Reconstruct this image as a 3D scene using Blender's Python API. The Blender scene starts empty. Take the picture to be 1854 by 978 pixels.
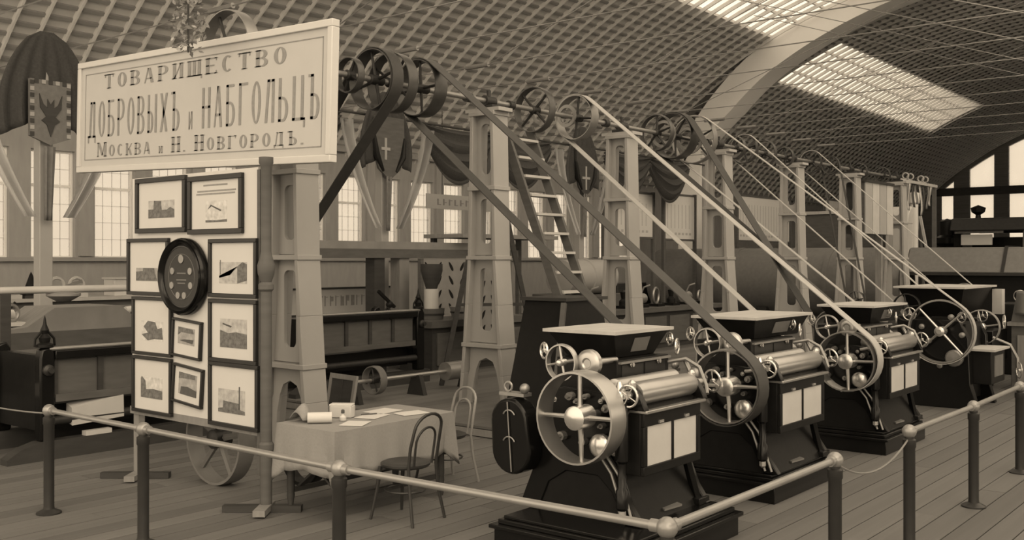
import bpy, bmesh, math, random
from math import sin, cos, pi, radians, sqrt, atan2, hypot
from mathutils import Vector, Matrix
random.seed(7)
SC = bpy.context.scene
COL = SC.collection

# ------------------------------------------------------------------ camera
cam_d = bpy.data.cameras.new('camera'); cam = bpy.data.objects.new('camera', cam_d); COL.objects.link(cam)
cam_d.sensor_width = 36.0; cam_d.lens = 36.0 * 1820 / 1854
cam_d.shift_y = -19.0 / 1854
cam_d.clip_end = 400
cam.location = (0, 0, 2.12)
cam.rotation_euler = (radians(90), 0, radians(39.2))
SC.camera = cam

# ------------------------------------------------------------------ daylight
LIGHT = (1.0, 0.83, 0.615)
w = bpy.data.worlds.new('overcast'); SC.world = w; w.use_nodes = True
bg = w.node_tree.nodes['Background']
bg.inputs['Color'].default_value = (*LIGHT, 1); bg.inputs['Strength'].default_value = 2.6
sd = bpy.data.lights.new('soft_sun', 'SUN'); sd.energy = 2.4; sd.angle = radians(55); sd.color = LIGHT
so = bpy.data.objects.new('soft_sun', sd); COL.objects.link(so)
so.rotation_euler = Vector((-0.70, 0.44, -0.56)).to_track_quat('-Z', 'Y').to_euler()
SC.view_settings.view_transform = 'Standard'; SC.view_settings.look = 'None'
SC.view_settings.gamma = 1.0; SC.view_settings.use_curve_mapping = False
SC.view_settings.exposure = -0.22

# ------------------------------------------------------------------ materials
MATS = {}
def mat(name, v, rough=0.6, metal=0.0, var=0.12, scale=6.0, bump=0.0, stretch=None, rand=0.0, spec=0.5, warm=1.0):
    if name in MATS: return MATS[name]
    m = bpy.data.materials.new(name); m.use_nodes = True; nt = m.node_tree; N = nt.nodes; L = nt.links
    b = N['Principled BSDF']; b.inputs['Roughness'].default_value = rough; b.inputs['Metallic'].default_value = metal
    b.inputs['Specular IOR Level'].default_value = spec
    tc = N.new('ShaderNodeTexCoord'); mp = N.new('ShaderNodeMapping'); L.new(tc.outputs['Object'], mp.inputs[0])
    if stretch: mp.inputs['Scale'].default_value = stretch
    nz = N.new('ShaderNodeTexNoise'); nz.inputs['Scale'].default_value = scale; nz.inputs['Detail'].default_value = 4
    L.new(mp.outputs[0], nz.inputs['Vector'])
    mx = N.new('ShaderNodeMix'); mx.data_type = 'RGBA'
    c = lambda k: (v*k, v*k*0.985*warm, v*k*0.96*warm, 1)
    mx.inputs['A'].default_value = c(1-var); mx.inputs['B'].default_value = c(1+var)
    L.new(nz.outputs['Fac'], mx.inputs['Factor']); out = mx.outputs['Result']
    if rand:
        oi = N.new('ShaderNodeObjectInfo'); mr = N.new('ShaderNodeMapRange')
        mr.inputs['To Min'].default_value = 1-rand; mr.inputs['To Max'].default_value = 1+rand
        L.new(oi.outputs['Random'], mr.inputs['Value'])
        mu = N.new('ShaderNodeVectorMath'); mu.operation = 'SCALE'
        L.new(out, mu.inputs[0]); L.new(mr.outputs[0], mu.inputs['Scale']); out = mu.outputs[0]
    L.new(out, b.inputs['Base Color'])
    if bump:
        bp = N.new('ShaderNodeBump'); bp.inputs['Strength'].default_value = bump; bp.inputs['Distance'].default_value = 0.01
        L.new(nz.outputs['Fac'], bp.inputs['Height']); L.new(bp.outputs[0], b.inputs['Normal'])
    MATS[name] = m; return m
def glass(name, v=0.85, mixf=0.8, tint=0.4):
    m = bpy.data.materials.new(name); m.use_nodes = True; nt = m.node_tree; N = nt.nodes; L = nt.links
    N.remove(N['Principled BSDF']); o = N['Material Output']
    t = N.new('ShaderNodeBsdfTransparent'); t.inputs[0].default_value = (tint, tint, tint, 1)
    d = N.new('ShaderNodeBsdfTranslucent'); d.inputs[0].default_value = (v, v, v, 1)
    nz = N.new('ShaderNodeTexNoise'); nz.inputs['Scale'].default_value = 2.0
    mr = N.new('ShaderNodeMapRange'); mr.inputs['To Min'].default_value = mixf-0.1; mr.inputs['To Max'].default_value = mixf+0.1
    L.new(nz.outputs['Fac'], mr.inputs['Value'])
    mx = N.new('ShaderNodeMixShader'); L.new(mr.outputs[0], mx.inputs[0]); L.new(d.outputs[0], mx.inputs[1]); L.new(t.outputs[0], mx.inputs[2])
    L.new(mx.outputs[0], o.inputs[0]); MATS[name] = m; return m

BLACK = mat('black_enamel', 0.006, 0.2, var=0.3, scale=9, spec=0.25)
BLACK2 = mat('black_cast_iron', 0.009, 0.38, var=0.35, scale=14, bump=0.1, spec=0.15)
IRON = mat('dark_iron', 0.03, 0.45, 0.3, var=0.3, scale=10, spec=0.3)
IRONL = mat('grey_painted_iron', 0.13, 0.5, 0.0, var=0.2, scale=10, spec=0.3)
STEEL = mat('bright_steel', 0.42, 0.33, 0.85, var=0.12, scale=5)
STEELD = mat('dull_steel', 0.27, 0.42, 0.7, var=0.2, scale=8)
NICKEL = mat('nickel', 0.6, 0.25, 0.8, var=0.1, scale=8)
PAINT = mat('pale_paint', 0.28, 0.6, var=0.08, scale=3)
PULLEY = mat('pulley_iron', 0.07, 0.35, 0.4, var=0.3, scale=8)
PAINTD = mat('grey_paint', 0.30, 0.6, var=0.1, scale=4)
WHITE = mat('white_board', 0.42, 0.7, var=0.05, scale=4)
PAPER = mat('cream_paper', 0.5, 0.85, var=0.04, scale=6)
INK = mat('faded_ink', 0.22, 0.8, var=0.25, scale=20)
INKD = mat('dark_ink', 0.07, 0.8, var=0.3, scale=20)
FAINT = mat('faint_print', 0.33, 0.85, var=0.2, scale=20)
PRINT = mat('grey_print', 0.12, 0.85, var=0.9, scale=34)
FRAME = mat('black_frame', 0.018, 0.4, var=0.3, scale=12, spec=0.3)
WOOD = mat('grey_wood', 0.19, 0.65, var=0.3, scale=3, stretch=(6, 1, 1), bump=0.15, spec=0.25)
WOODL = mat('light_wood', 0.38, 0.6, var=0.2, scale=3, stretch=(6, 1, 1), bump=0.1)
WOODD = mat('dark_wood', 0.04, 0.5, var=0.35, scale=3, stretch=(1, 1, 6), bump=0.15, spec=0.2)
WOODM = mat('brown_wood', 0.085, 0.5, var=0.3, scale=3, stretch=(1, 1, 5), bump=0.12, spec=0.2)
FLOOR = mat('floor_board', 0.115, 0.6, var=0.22, scale=2.2, stretch=(9, 0.7, 1), bump=0.2, rand=0.16, spec=0.3)
GAP = mat('floor_gap', 0.05, 0.9)
ROOF = mat('roof_boarding', 0.52, 0.85, var=0.25, scale=3, stretch=(1, 0.3, 1))
RIB = mat('roof_rib', 0.66, 0.75, var=0.15, scale=3)
BATTEN = mat('roof_batten', 0.24, 0.8, var=0.2, scale=3)
PLASTER = mat('pale_plaster', 0.88, 0.8, var=0.08, scale=0.8)
WALL = mat('wall_boarding', 0.34, 0.8, var=0.15, scale=2, stretch=(1, 4, 1))
ENDW = mat('end_wall_boarding', 0.24, 0.85, var=0.35, scale=2.2, stretch=(0.3, 1, 8), bump=0.2)
BELT = mat('dark_leather_belt', 0.045, 0.5, var=0.3, scale=9, spec=0.25)
BELTL = mat('pale_leather_belt', 0.34, 0.4, var=0.2, scale=9)
CLOTH = mat('table_cloth', 0.22, 0.9, var=0.1, scale=60, bump=0.15)
DRAPE = mat('dark_drapery', 0.035, 0.85, var=0.5, scale=30)
DRAPEM = mat('grey_drapery', 0.13, 0.85, var=0.3, scale=14)
LEAF = mat('dry_foliage', 0.16, 0.7, var=0.9, scale=40)
RAILM = mat('pipe_rail', 0.26, 0.35, 0.45, var=0.2, scale=6)
POSTM = mat('rail_post', 0.03, 0.4, 0.2, var=0.25, scale=8, spec=0.3)
BENT = mat('bentwood', 0.028, 0.35, var=0.3, scale=8, spec=0.35)
BENTL = mat('pale_bentwood', 0.22, 0.35, var=0.3, scale=8)
GLASS = glass('window_glass', 0.9, 0.84, 0.58)
GLASS2 = glass('skylight_glass', 0.9, 0.75, 0.72)
SHEER = glass('sheer_curtain', 0.9, 0.35, 0.95)

# ------------------------------------------------------------------ mesh helpers
WLOC = {}
class MB:
    def __init__(s): s.v = []; s.f = []
    def add(s, vs, fs):
        o = len(s.v); s.v += [tuple(v) for v in vs]; s.f += [tuple(i+o for i in f) for f in fs]; return s
    def box(s, x0, x1, y0, y1, z0, z1):
        return s.add([(x0,y0,z0),(x1,y0,z0),(x1,y1,z0),(x0,y1,z0),(x0,y0,z1),(x1,y0,z1),(x1,y1,z1),(x0,y1,z1)],
                     [(3,2,1,0),(4,5,6,7),(0,1,5,4),(1,2,6,5),(2,3,7,6),(3,0,4,7)])
    def hexa(s, b, t):      # bottom and top quads
        return s.add(list(b)+list(t), [(3,2,1,0),(4,5,6,7),(0,1,5,4),(1,2,6,5),(2,3,7,6),(3,0,4,7)])
    def bar(s, p, q, a, b, up=(0,0,1)):    # rectangular bar, a across, b along up
        p = Vector(p); q = Vector(q); d = (q-p).normalized(); u = Vector(up)
        if abs(d.dot(u)) > 0.99: u = Vector((1,0,0))
        r = d.cross(u).normalized()*a/2; u = r.cross(d).normalized()*b/2
        return s.hexa([p-r-u, p+r-u, q+r-u, q-r-u], [p-r+u, p+r+u, q+r+u, q-r+u])
    def prism(s, poly, ax, a0, a1):        # poly in the two other axes, in order
        def mk(p, a):
            if ax == 'y': return (p[0], a, p[1])
            if ax == 'x': return (a, p[0], p[1])
            return (p[0], p[1], a)
        n = len(poly)
        return s.add([mk(p, a0) for p in poly]+[mk(p, a1) for p in poly],
                     [tuple(range(n)), tuple(range(2*n-1, n-1, -1))]+[(i, i+n, (i+1) % n+n, (i+1) % n) for i in range(n)])
    def frame_(s, d):
        d = Vector(d).normalized(); u = Vector((0,0,1)) if abs(d.z) < 0.9 else Vector((1,0,0))
        a = d.cross(u).normalized(); return d, a, d.cross(a).normalized()
    def cyl(s, p, q, r0, r1=None, n=16):
        r1 = r0 if r1 is None else r1; p = Vector(p); q = Vector(q); d, a, b = s.frame_(q-p)
        vs = [p+(a*cos(2*pi*i/n)+b*sin(2*pi*i/n))*r0 for i in range(n)]+[q+(a*cos(2*pi*i/n)+b*sin(2*pi*i/n))*r1 for i in range(n)]
        return s.add(vs, [tuple(range(n)), tuple(range(2*n-1, n-1, -1))]+[(i, i+n, (i+1) % n+n, (i+1) % n) for i in range(n)])
    def lathe(s, o, d, prof, n=20, closed=False):   # prof list of (radius, offset along d)
        o = Vector(o); d, a, b = s.frame_(d); vs = []
        for r, h in prof:
            vs += [o+d*h+(a*cos(2*pi*i/n)+b*sin(2*pi*i/n))*r for i in range(n)]
        k = len(prof); fs = []
        for j in range(k if closed else k-1):
            j2 = (j+1) % k
            fs += [(j*n+i, j2*n+i, j2*n+(i+1) % n, j*n+(i+1) % n) for i in range(n)]
        if not closed:
            if prof[0][0] > 1e-6: fs.append(tuple(range(n)))
            if prof[-1][0] > 1e-6: fs.append(tuple(range(k*n-1, (k-1)*n-1, -1)))
        return s.add(vs, fs)
    def rim(s, o, d, ro, ri, w, n=36):
        return s.lathe(o, d, [(ro,-w/2),(ro,w/2),(ri,w/2),(ri,-w/2)], n, True)
    def ball(s, o, r, n=14, sz=1.0):
        return s.lathe(o, (0,0,1), [(r*sin(pi*i/8)+1e-7*(i in (0,8)), -r*sz*cos(pi*i/8)) for i in range(9)], n)
    def tube(s, pts, r, n=8, rad=None):
        pts = [Vector(p) for p in pts]; k = len(pts); vs = []; prev = None
        for i, p in enumerate(pts):
            t = (pts[min(i+1,k-1)]-pts[max(i-1,0)]).normalized()
            if prev is None: _, a, b = s.frame_(t)
            else:
                a = (prev - t*prev.dot(t)).normalized(); b = t.cross(a)
            prev = a; rr = rad[i] if rad else r
            vs += [p+(a*cos(2*pi*j/n)+b*sin(2*pi*j/n))*rr for j in range(n)]
        fs = [tuple(range(n-1,-1,-1)), tuple(range((k-1)*n, k*n))]
        for i in range(k-1): fs += [(i*n+j, i*n+(j+1) % n, (i+1)*n+(j+1) % n, (i+1)*n+j) for j in range(n)]
        return s.add(vs, fs)
    def torus(s, o, d, R, r, n=28, m=8):
        return s.lathe(o, d, [(R+r*cos(2*pi*i/m), r*sin(2*pi*i/m)) for i in range(m)], n, True)
    def grid(s, fn, nu, nv):
        vs = [fn(i/nu, j/nv) for j in range(nv+1) for i in range(nu+1)]
        return s.add(vs, [(j*(nu+1)+i, j*(nu+1)+i+1, (j+1)*(nu+1)+i+1, (j+1)*(nu+1)+i) for j in range(nv) for i in range(nu)])
    def holed(s, outer, inner, ax, a0, a1):   # plate with one hole; loops of equal length
        n = len(outer)
        def mk(p, a): return (p[0], a, p[1]) if ax == 'y' else ((a, p[0], p[1]) if ax == 'x' else (p[0], p[1], a))
        vs = [mk(p, a0) for p in outer]+[mk(p, a0) for p in inner]+[mk(p, a1) for p in outer]+[mk(p, a1) for p in inner]
        fs = []
        for i in range(n):
            j = (i+1) % n
            fs += [(i, j, n+j, n+i), (2*n+i, 3*n+i, 3*n+j, 2*n+j), (i, 2*n+i, 2*n+j, j), (n+i, n+j, 3*n+j, 3*n+i)]
        return s.add(vs, fs)
    def mesh(s, name, origin=(0,0,0), sharp=35):
        me = bpy.data.meshes.new(name); o = origin
        me.from_pydata([(x-o[0], y-o[1], z-o[2]) for x, y, z in s.v], [], s.f)
        bm = bmesh.new(); bm.from_mesh(me); bmesh.ops.recalc_face_normals(bm, faces=bm.faces); bm.to_mesh(me); bm.free()
        me.polygons.foreach_set('use_smooth', [True]*len(me.polygons)); me.set_sharp_from_angle(angle=radians(sharp))
        return me
    def build(s, name, m, parent=None, origin=None, bevel=0, solid=0):
        if parent is not None: loc = WLOC[parent.name]; me = s.mesh(name, loc)
        else: loc = origin or (0,0,0); me = s.mesh(name, loc)
        o = bpy.data.objects.new(name, me); me.materials.append(m); COL.objects.link(o)
        if parent is not None: o.parent = parent; WLOC[o.name] = loc
        else: o.location = loc; WLOC[o.name] = tuple(loc)
        if solid:
            md = o.modifiers.new('thickness', 'SOLIDIFY'); md.thickness = solid; md.offset = 0
        if bevel:
            md = o.modifiers.new('bevel', 'BEVEL'); md.width = bevel; md.segments = 2; md.limit_method = 'ANGLE'; md.angle_limit = radians(40)
        return o
def tag(o, label, cat, group=None, kind=None):
    o['label'] = label; o['category'] = cat
    if group: o['group'] = group
    if kind: o['kind'] = kind
    return o
def thing(name, label, cat, loc=(0,0,0), group=None):
    o = bpy.data.objects.new(name, None); COL.objects.link(o); o.location = loc; o.empty_display_size = 0.2
    WLOC[o.name] = tuple(loc); return tag(o, label, cat, group)
def struct(o, label=None):
    o['kind'] = 'structure'
    if label: o['label'] = label
    return o
def inst(src_mesh, name, parent, m=None, loc=(0,0,0), rot=(0,0,0), scale=(1,1,1)):   # child sharing mesh data, loc relative to the parent
    o = bpy.data.objects.new(name, src_mesh); COL.objects.link(o); o.parent = parent
    o.location = loc; o.rotation_euler = rot; o.scale = scale
    pw = WLOC[parent.name]; WLOC[o.name] = (pw[0]+loc[0], pw[1]+loc[1], pw[2]+loc[2]); return o
def shared(mb, name, m):
    me = mb.mesh(name); me.materials.append(m); return me

# ------------------------------------------------------------------ lettering
class Letters:
    def __init__(s, st, th, serif): s.p = []; s.st = st; s.th = th; s.se = serif
    def q(s, *pts): s.p.append(list(pts))
    def vb(s, x, y0=0, y1=1, w=None):
        w = w or s.st; s.q((x,y0),(x+w,y0),(x+w,y1),(x,y1))
        if s.se:
            for y, a in ((y0, 0), (y1, -1)):
                if y in (0, 1): s.q((x-s.se,y+a*s.th*.8),(x+w+s.se,y+a*s.th*.8),(x+w+s.se,y+(a+1)*s.th*.8),(x-s.se,y+(a+1)*s.th*.8))
    def hb(s, x0, x1, y): s.q((x0,y-s.th/2),(x1,y-s.th/2),(x1,y+s.th/2),(x0,y+s.th/2))
    def dg(s, a, b, w=None):
        w = w or s.st; s.q((a[0],a[1]),(a[0]+w,a[1]),(b[0]+w,b[1]),(b[0],b[1]))
    def arc(s, cx, cy, rx, ry, a0, a1, n=14):
        for i in range(n):
            t0 = radians(a0+(a1-a0)*i/n); t1 = radians(a0+(a1-a0)*(i+1)/n)
            f = lambda t, k: (cx+(rx-k*s.st)*cos(t), cy+(ry-k*s.th)*sin(t))
            s.q(f(t0,0), f(t1,0), f(t1,1), f(t0,1))
    def glyph(s, ch, W):
        st, th = s.st, s.th; h = th/2; n0 = len(s.p)
        if ch == 'Т': s.vb((W-st)/2); s.hb(0,W,1-h); s.vb(0,.78,1,th*.8) if s.se else 0; s.vb(W-th*.8,.78,1,th*.8) if s.se else 0
        elif ch == 'О': s.arc(W/2,.5,W/2,.5,0,360,22)
        elif ch == 'В': s.vb(0); [s.hb(0,W*.5,y) for y in (h,.52,1-h)]; s.arc(W*.5,.75,W*.44,.25,-90,90); s.arc(W*.5,.26,W*.5,.26,-90,90)
        elif ch == 'А': s.dg((0,0),(W/2-st*.5,1),th); s.dg((W-st,0),(W/2-st*.5,1)); s.hb(W*.2,W*.8,.3)
        elif ch == 'Р': s.vb(0); s.hb(0,W*.5,1-h); s.hb(0,W*.5,.45); s.arc(W*.5,.72,W*.5,.28,-90,90)
        elif ch in 'Ии': s.vb(0); s.vb(W-st); s.dg((st*.3,0),(W-st*.9,1),th)
        elif ch == 'Щ': s.vb(0); s.vb((W-st)/2); s.vb(W-st); s.hb(0,W+th,h); s.vb(W,-.18,0.05,th)
        elif ch == 'Ц': s.vb(0); s.vb(W-st); s.hb(0,W+th,h); s.vb(W,-.16,0.05,th)
        elif ch == 'Е': s.vb(0); s.hb(0,W,h); s.hb(0,W*.8,.52); s.hb(0,W,1-h); s.vb(W-th*.7,.0,.2,th*.7); s.vb(W-th*.7,.8,1,th*.7)
        elif ch == 'С': s.arc(W/2,.5,W/2,.5,50,310,18)
        elif ch == 'М': s.vb(0,0,1,th if s.se else None); s.vb(W-st); s.dg((W*.45,.1),(0,1)); s.dg((W*.5,.1),(W-st,1),th)
        elif ch == 'К': s.vb(0); s.dg((st,.45),(W-th,1),th); s.dg((W-st,0),(st*1.1,.55))
        elif ch == 'Н': s.vb(0); s.vb(W-st); s.hb(0,W,.52)
        elif ch == 'Г': s.vb(0); s.hb(0,W,1-h); s.vb(W-th*.7,.78,1,th*.7) if s.se else 0
        elif ch == 'Д': s.dg((W*.1,0),(W*.28,1),th if s.se else st); s.vb(W*.9-st); s.hb(W*.25,W*.9,1-h); s.hb(-.02,W*1.02,h); s.vb(-.02,-.15,.05,th); s.vb(W*1.02-th,-.15,.05,th)
        elif ch == 'Л': s.dg((0,0),(W*.25,1),th if s.se else st); s.vb(W-st); s.hb(W*.25,W,1-h)
        elif ch == 'Ъ': x = W*.22; s.vb(x); s.hb(0,x+st,1-h); s.hb(x,W*.6,h); s.hb(x,W*.6,.54); s.arc(W*.6,.28,W*.4,.28,-90,90)
        elif ch == 'Ь': s.vb(0); s.hb(0,W*.5,h); s.hb(0,W*.5,.54); s.arc(W*.5,.28,W*.5,.28,-90,90)
        elif ch == 'Ы': s.vb(0); s.hb(0,W*.32,h); s.hb(0,W*.32,.54); s.arc(W*.32,.28,W*.3,.28,-90,90); s.vb(W-st)
        elif ch == 'Б': s.vb(0); s.hb(0,W*.9,1-h); s.hb(0,W*.5,h); s.hb(0,W*.5,.56); s.arc(W*.5,.29,W*.5,.29,-90,90)
        elif ch == 'Х': s.dg((0,0),(W-st,1),th if s.se else st); s.dg((W-st,0),(0,1))
        elif ch == '.': s.q((0,0),(st,0),(st,th*1.6),(0,th*1.6))
        r = s.p[n0:]; del s.p[n0:]; return r
def lettering(text, st, th, serif, wid, gap, x0, x1, z0, H, y, m, parent, small=1.0):
    # text set between x0 and x1, letters of height H standing on z0, facing -Y
    Lt = Letters(st, th, serif); runs = []; cur = 0; first = True
    for ch in text:
        if ch == ' ': cur += wid*0.75; first = True; continue
        k = 1.0 if (first or small == 1.0) else small
        if ch == 'и': k = 0.45
        W = wid*(1.25 if ch in 'ЩМЫ' else (0.3 if ch == '.' else (1.12 if ch in 'ДЪЦ' else 1.0)))
        runs.append((Lt.glyph(ch, W), cur, k)); cur += W*k+gap; first = False
    cur -= gap; sx = (x1-x0)/cur
    for polys, u, k in runs:
        g = MB()
        for p in polys:
            pts = [(x0+(u+a*k)*sx, z0+b*k*H) for a, b in p]
            o = len(g.v); g.v += [(a, y, b) for a, b in pts]; g.f.append(tuple(range(o, o+len(pts))))
        g.build('letter', m, parent)

# ================================================================== THE HALL
VX, VZ, VR = -8.0, -7.6, 19.5            # vault axis and radius
YA, YB, YE = -3.0, 35.5, 72.0            # near end, bulkhead arch, end wall
def vz(x): return VZ+sqrt(max(0.0, VR*VR-(x-VX)**2))
def vp(phi, r=VR): return (VX+r*sin(radians(phi)), VZ+r*cos(radians(phi)))

# floor: dark sub-floor, boards one by one near the visitor, the rest joined
floor = struct(MB().box(-26, 10, -6, 74, -0.09, -0.035).build('floor', GAP), 'wide worn plank floor of the exhibition hall')
BW = 0.212
bm_ = shared(MB().box(-BW/2+.005, BW/2-.005, -0.5, 0.5, -0.03, 0.0), 'floorboard', FLOOR)
rest = MB(); nb = 0; xi = -13.0
random.seed(3)
while xi < 1.2:
    y = 2.4-random.random()*2.5
    while y < 34:
        ln = 3.4+random.random()*2.2; yc = y+ln/2
        d = -0.632*xi+0.775*yc; r = 0.775*xi+0.632*yc
        if nb < 296 and d > 2.0 and y < 14.5 and abs(r) < d*0.56+1.2:
            inst(bm_, 'floorboard', floor, None, (xi, yc, random.uniform(-.0015, .0015)), (0,0,0), (1, ln-0.006, 1)); nb += 1
        else: rest.box(xi-BW/2+.004, xi+BW/2-.004, y+.003, y+ln-.003, -0.03, 0)
        y += ln
    xi += BW
for a, b in ((-26, -13.1), (1.2, 10)):
    x = a
    while x < b: rest.box(x+.004, min(b, x+BW)-.004, -6, 34, -0.03, 0); x += BW
rest.box(-26, 10, 34, 74, -0.03, 0)
st_ = rest.build('floorboard_field', FLOOR, floor); st_['kind'] = 'stuff'
print('floorboards', nb)

# platform under the line shaft
pf = struct(MB().box(-14.6, -6.35, 9.12, 30, 0.0, 0.10).build('floor_platform', GAP), 'low plank platform under the line shaft posts')
x = -14.6
pb = shared(MB().box(-.148, .148, -.5, .5, 0, .03), 'platform_board', FLOOR)
while x < -6.4:
    for y0, y1 in ((9.06, 15.5), (15.5, 22.0), (22.0, 30.0)):
        inst(pb, 'platform_board', pf, None, (x+.15, (y0+y1)/2, .10), (0,0,0), (1, y1-y0-.01, 1))
    x += .3
MB().box(-14.6, -6.3, 9.05, 9.10, 0.01, .09).build('platform_edge', WOOD, pf)

# vault: boarding with skylight openings, ribs, battens, tie rods, panes
SKY = [(-23.9, -11.5, 6.0, YB-.9), (-29.5, -20.8, 38.5, 59.2), (4.0, 42.0, -2.0, 34.0)]  # last opening is unseen, left unglazed and widened to admit more light
PH0, PH1 = -49.5, 49.5
def in_sky(ph, y):
    return any(a < ph < b and c < y < d for a, b, c, d in SKY)
phs = sorted(set([PH0+i*1.8 for i in range(56)]+[a for s in SKY for a in s[:2]])); phs = [p for p in phs if p <= PH1]
ys = sorted(set([YA, YB, YE]+[v for s in SKY for v in s[2:]]))
sk = MB()
for i in range(len(phs)-1):
    for j in range(len(ys)-1):
        if in_sky((phs[i]+phs[i+1])/2, (ys[j]+ys[j+1])/2): continue
        a0, a1 = vp(phs[i], VR+.02), vp(phs[i+1], VR+.02); b0, b1 = vp(phs[i], VR+.12), vp(phs[i+1], VR+.12)
        sk.hexa([(a0[0],ys[j],a0[1]),(a1[0],ys[j],a1[1]),(a1[0],ys[j+1],a1[1]),(a0[0],ys[j+1],a0[1])],
                [(b0[0],ys[j],b0[1]),(b1[0],ys[j],b1[1]),(b1[0],ys[j+1],b1[1]),(b0[0],ys[j+1],b0[1])])
ceiling = struct(sk.build('ceiling', ROOF), 'boarded barrel vault with closely set ribs and glazed skylight strips')
rb = MB()
arc_pts = [PH0+(PH1-PH0)*i/40 for i in range(41)]
vs = []
for p in arc_pts:
    for r, dy in ((VR-.10, -.025), (VR-.10, .025), (VR+.02, .025), (VR+.02, -.025)):
        q = vp(p, r); vs.append((q[0], dy, q[1]))
rb.add(vs, [(i*4+k, i*4+(k+1) % 4, i*4+4+(k+1) % 4, i*4+4+k) for i in range(40) for k in range(4)])
rbm = shared(rb, 'roof_rib', RIB)
y = YA+.3
while y < YE-.2:
    if abs(y-YB) > .3: inst(rbm, 'roof_rib', ceiling, None, (0, y, 0))
    y += .58
bt = shared(MB().box(-.045, .045, -.5, .5, -.035, .03), 'roof_batten', BATTEN)
ph = PH0+.6
while ph < 30:
    segs = []
    for y0, y1 in ((YA, YB-.25), (YB+.25, YE)):
        cuts = [(c, d) for a, b, c, d in SKY if a-.3 < ph < b+.3 and c < y1 and d > y0]
        cur = y0
        for c, d in sorted(cuts):
            if c > cur+.2: segs.append((cur, c))
            cur = max(cur, d)
        if y1 > cur+.2: segs.append((cur, y1))
    q = vp(ph)
    for y0, y1 in segs:
        inst(bt, 'roof_batten', ceiling, None, (q[0], (y0+y1)/2, q[1]), (0, radians(ph), 0), (1, y1-y0, 1))
    ph += .92
for a, b, c, d in SKY[:2]:
    nph = 4; ny = int((d-c)/1.74)
    for i in range(nph):
        for j in range(ny):
            p0 = a+(b-a)*i/nph+.06; p1 = a+(b-a)*(i+1)/nph-.06; y0 = c+(d-c)*j/ny+.03; y1 = c+(d-c)*(j+1)/ny-.03
            g0, g1 = vp(p0, VR+.07), vp(p1, VR+.07); h0, h1 = vp(p0, VR+.08), vp(p1, VR+.08)
            MB().hexa([(g0[0],y0,g0[1]),(g1[0],y0,g1[1]),(g1[0],y1,g1[1]),(g0[0],y1,g0[1])],
                      [(h0[0],y0,h0[1]),(h1[0],y0,h1[1]),(h1[0],y1,h1[1]),(h0[0],y1,h0[1])]).build('skylight_pane', GLASS2, ceiling)
    for i in range(nph+1):
        q = vp(a+(b-a)*i/nph, VR+.05); MB().box(q[0]-.035, q[0]+.035, c, d, q[1]-.04, q[1]+.05).build('glazing_bar', RIB, ceiling)
# tie rods with turnbuckles and hangers
tr = MB(); tr.tube([(-22.2,0,6.0),(6.2,0,6.0)], .011, 6); tr.cyl((-13.6,0,6.0),(-13.0,0,6.0), .045, n=8); tr.cyl((-3.0,0,6.0),(-2.4,0,6.0), .045, n=8)
trm = shared(tr, 'tie_rod', RAILM)
dg = MB()
dg.tube([(-13.0,0,6.0),(-1.0,0,10.2)], .011, 5); dg.tube([(-3.0,0,6.0),(-15,0,10.3)], .011, 5);
dgm = shared(dg, 'tie_brace', RAILM)
y = 3.2; k = 0
while y < 34:
    inst(trm, 'tie_rod', ceiling, None, (0, y, 0))
    if k % 2 == 0 and y < 34: inst(dgm, 'tie_brace', ceiling, None, (0, y, 0))
    y += 2.0; k += 1

# bulkhead arch between the bays
ab = MB(); ao = []; ai = []
for i in range(49):
    p = -36.5+73*i/48; dep = .5+.75*min(1, abs(p)/32)**1.6
    k = max(0, (abs(p)-26)/10.5)**1.3; ao.append(vp(p, VR-.02-.75*k)); ai.append(vp(p, VR-dep-.35*k))
ao = [(-19.9, .0), (-19.75, 5.0)]+ao+[(3.75, 5.0), (3.9, .0)]; ai = [(-19.1, .0), (-18.95, 5.0)]+ai+[(2.95, 5.0), (3.1, .0)]
n = len(ao); vs = [(q[0], yy, q[1]) for yy in (YB-.9, YB+.3) for q in ao+ai]
fs = []
for i in range(n-1):
    fs += [(i, i+1, n+i+1, n+i), (2*n+i, 3*n+i, 3*n+i+1, 2*n+i+1), (n+i, n+i+1, 3*n+i+1, 3*n+i), (i, 2*n+i, 2*n+i+1, i+1)]
fs += [(0, n, 3*n, 2*n), (n-1, 3*n-1, 4*n-1, 2*n-1)]
ab.add(vs, fs)
struct(ab.build('trim_1', PLASTER), 'broad pale transverse arch under the vault')

# left wall with its window row
WX = -22.6
wl = MB(); wl.box(WX-.3, WX, YA, YE, 0, 2.15); wl.box(WX-.3, WX, YA, YE, 4.62, 5.45)
WIN = []; y = 10.65-9*1.5
while y < 35.5:
    WIN.append((y, y+1.02)); y += 1.5
prev = YA
for a, b in WIN:
    if a > prev: wl.box(WX-.3, WX, prev, a, 2.15, 4.62)
    prev = b
wl.box(WX-.3, WX, prev, YE, 2.15, 4.62)  # no windows past the arch, left out to darken the far bay
wall_left = struct(wl.build('wall_left', WALL), 'boarded side wall with a long row of tall windows')
pil = shared(MB().box(0, .09, -.17, .17, 2.2, 5.3), 'pilaster', WALL)
for a, b in WIN[::2]: inst(pil, 'pilaster', wall_left, None, (WX, a-.24, 0))
MB().box(WX, WX+.16, YA, YE, 5.28, 5.46).build('eave_beam', PAINTD, wall_left)
MB().box(WX, WX+.12, YA, YE, 2.08, 2.17).build('sill_rail', PAINTD, wall_left)
fr = MB()
for y0, y1, z0, z1 in ((0,.05,2.15,4.62),(.97,1.02,2.15,4.62),(.05,.97,2.15,2.2),(.05,.97,4.57,4.62),(.05,.97,3.78,3.84)): fr.box(-.2,-.12,y0,y1,z0,z1)
frm = shared(fr, 'window_frame', PLASTER)
mu = MB()
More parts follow.
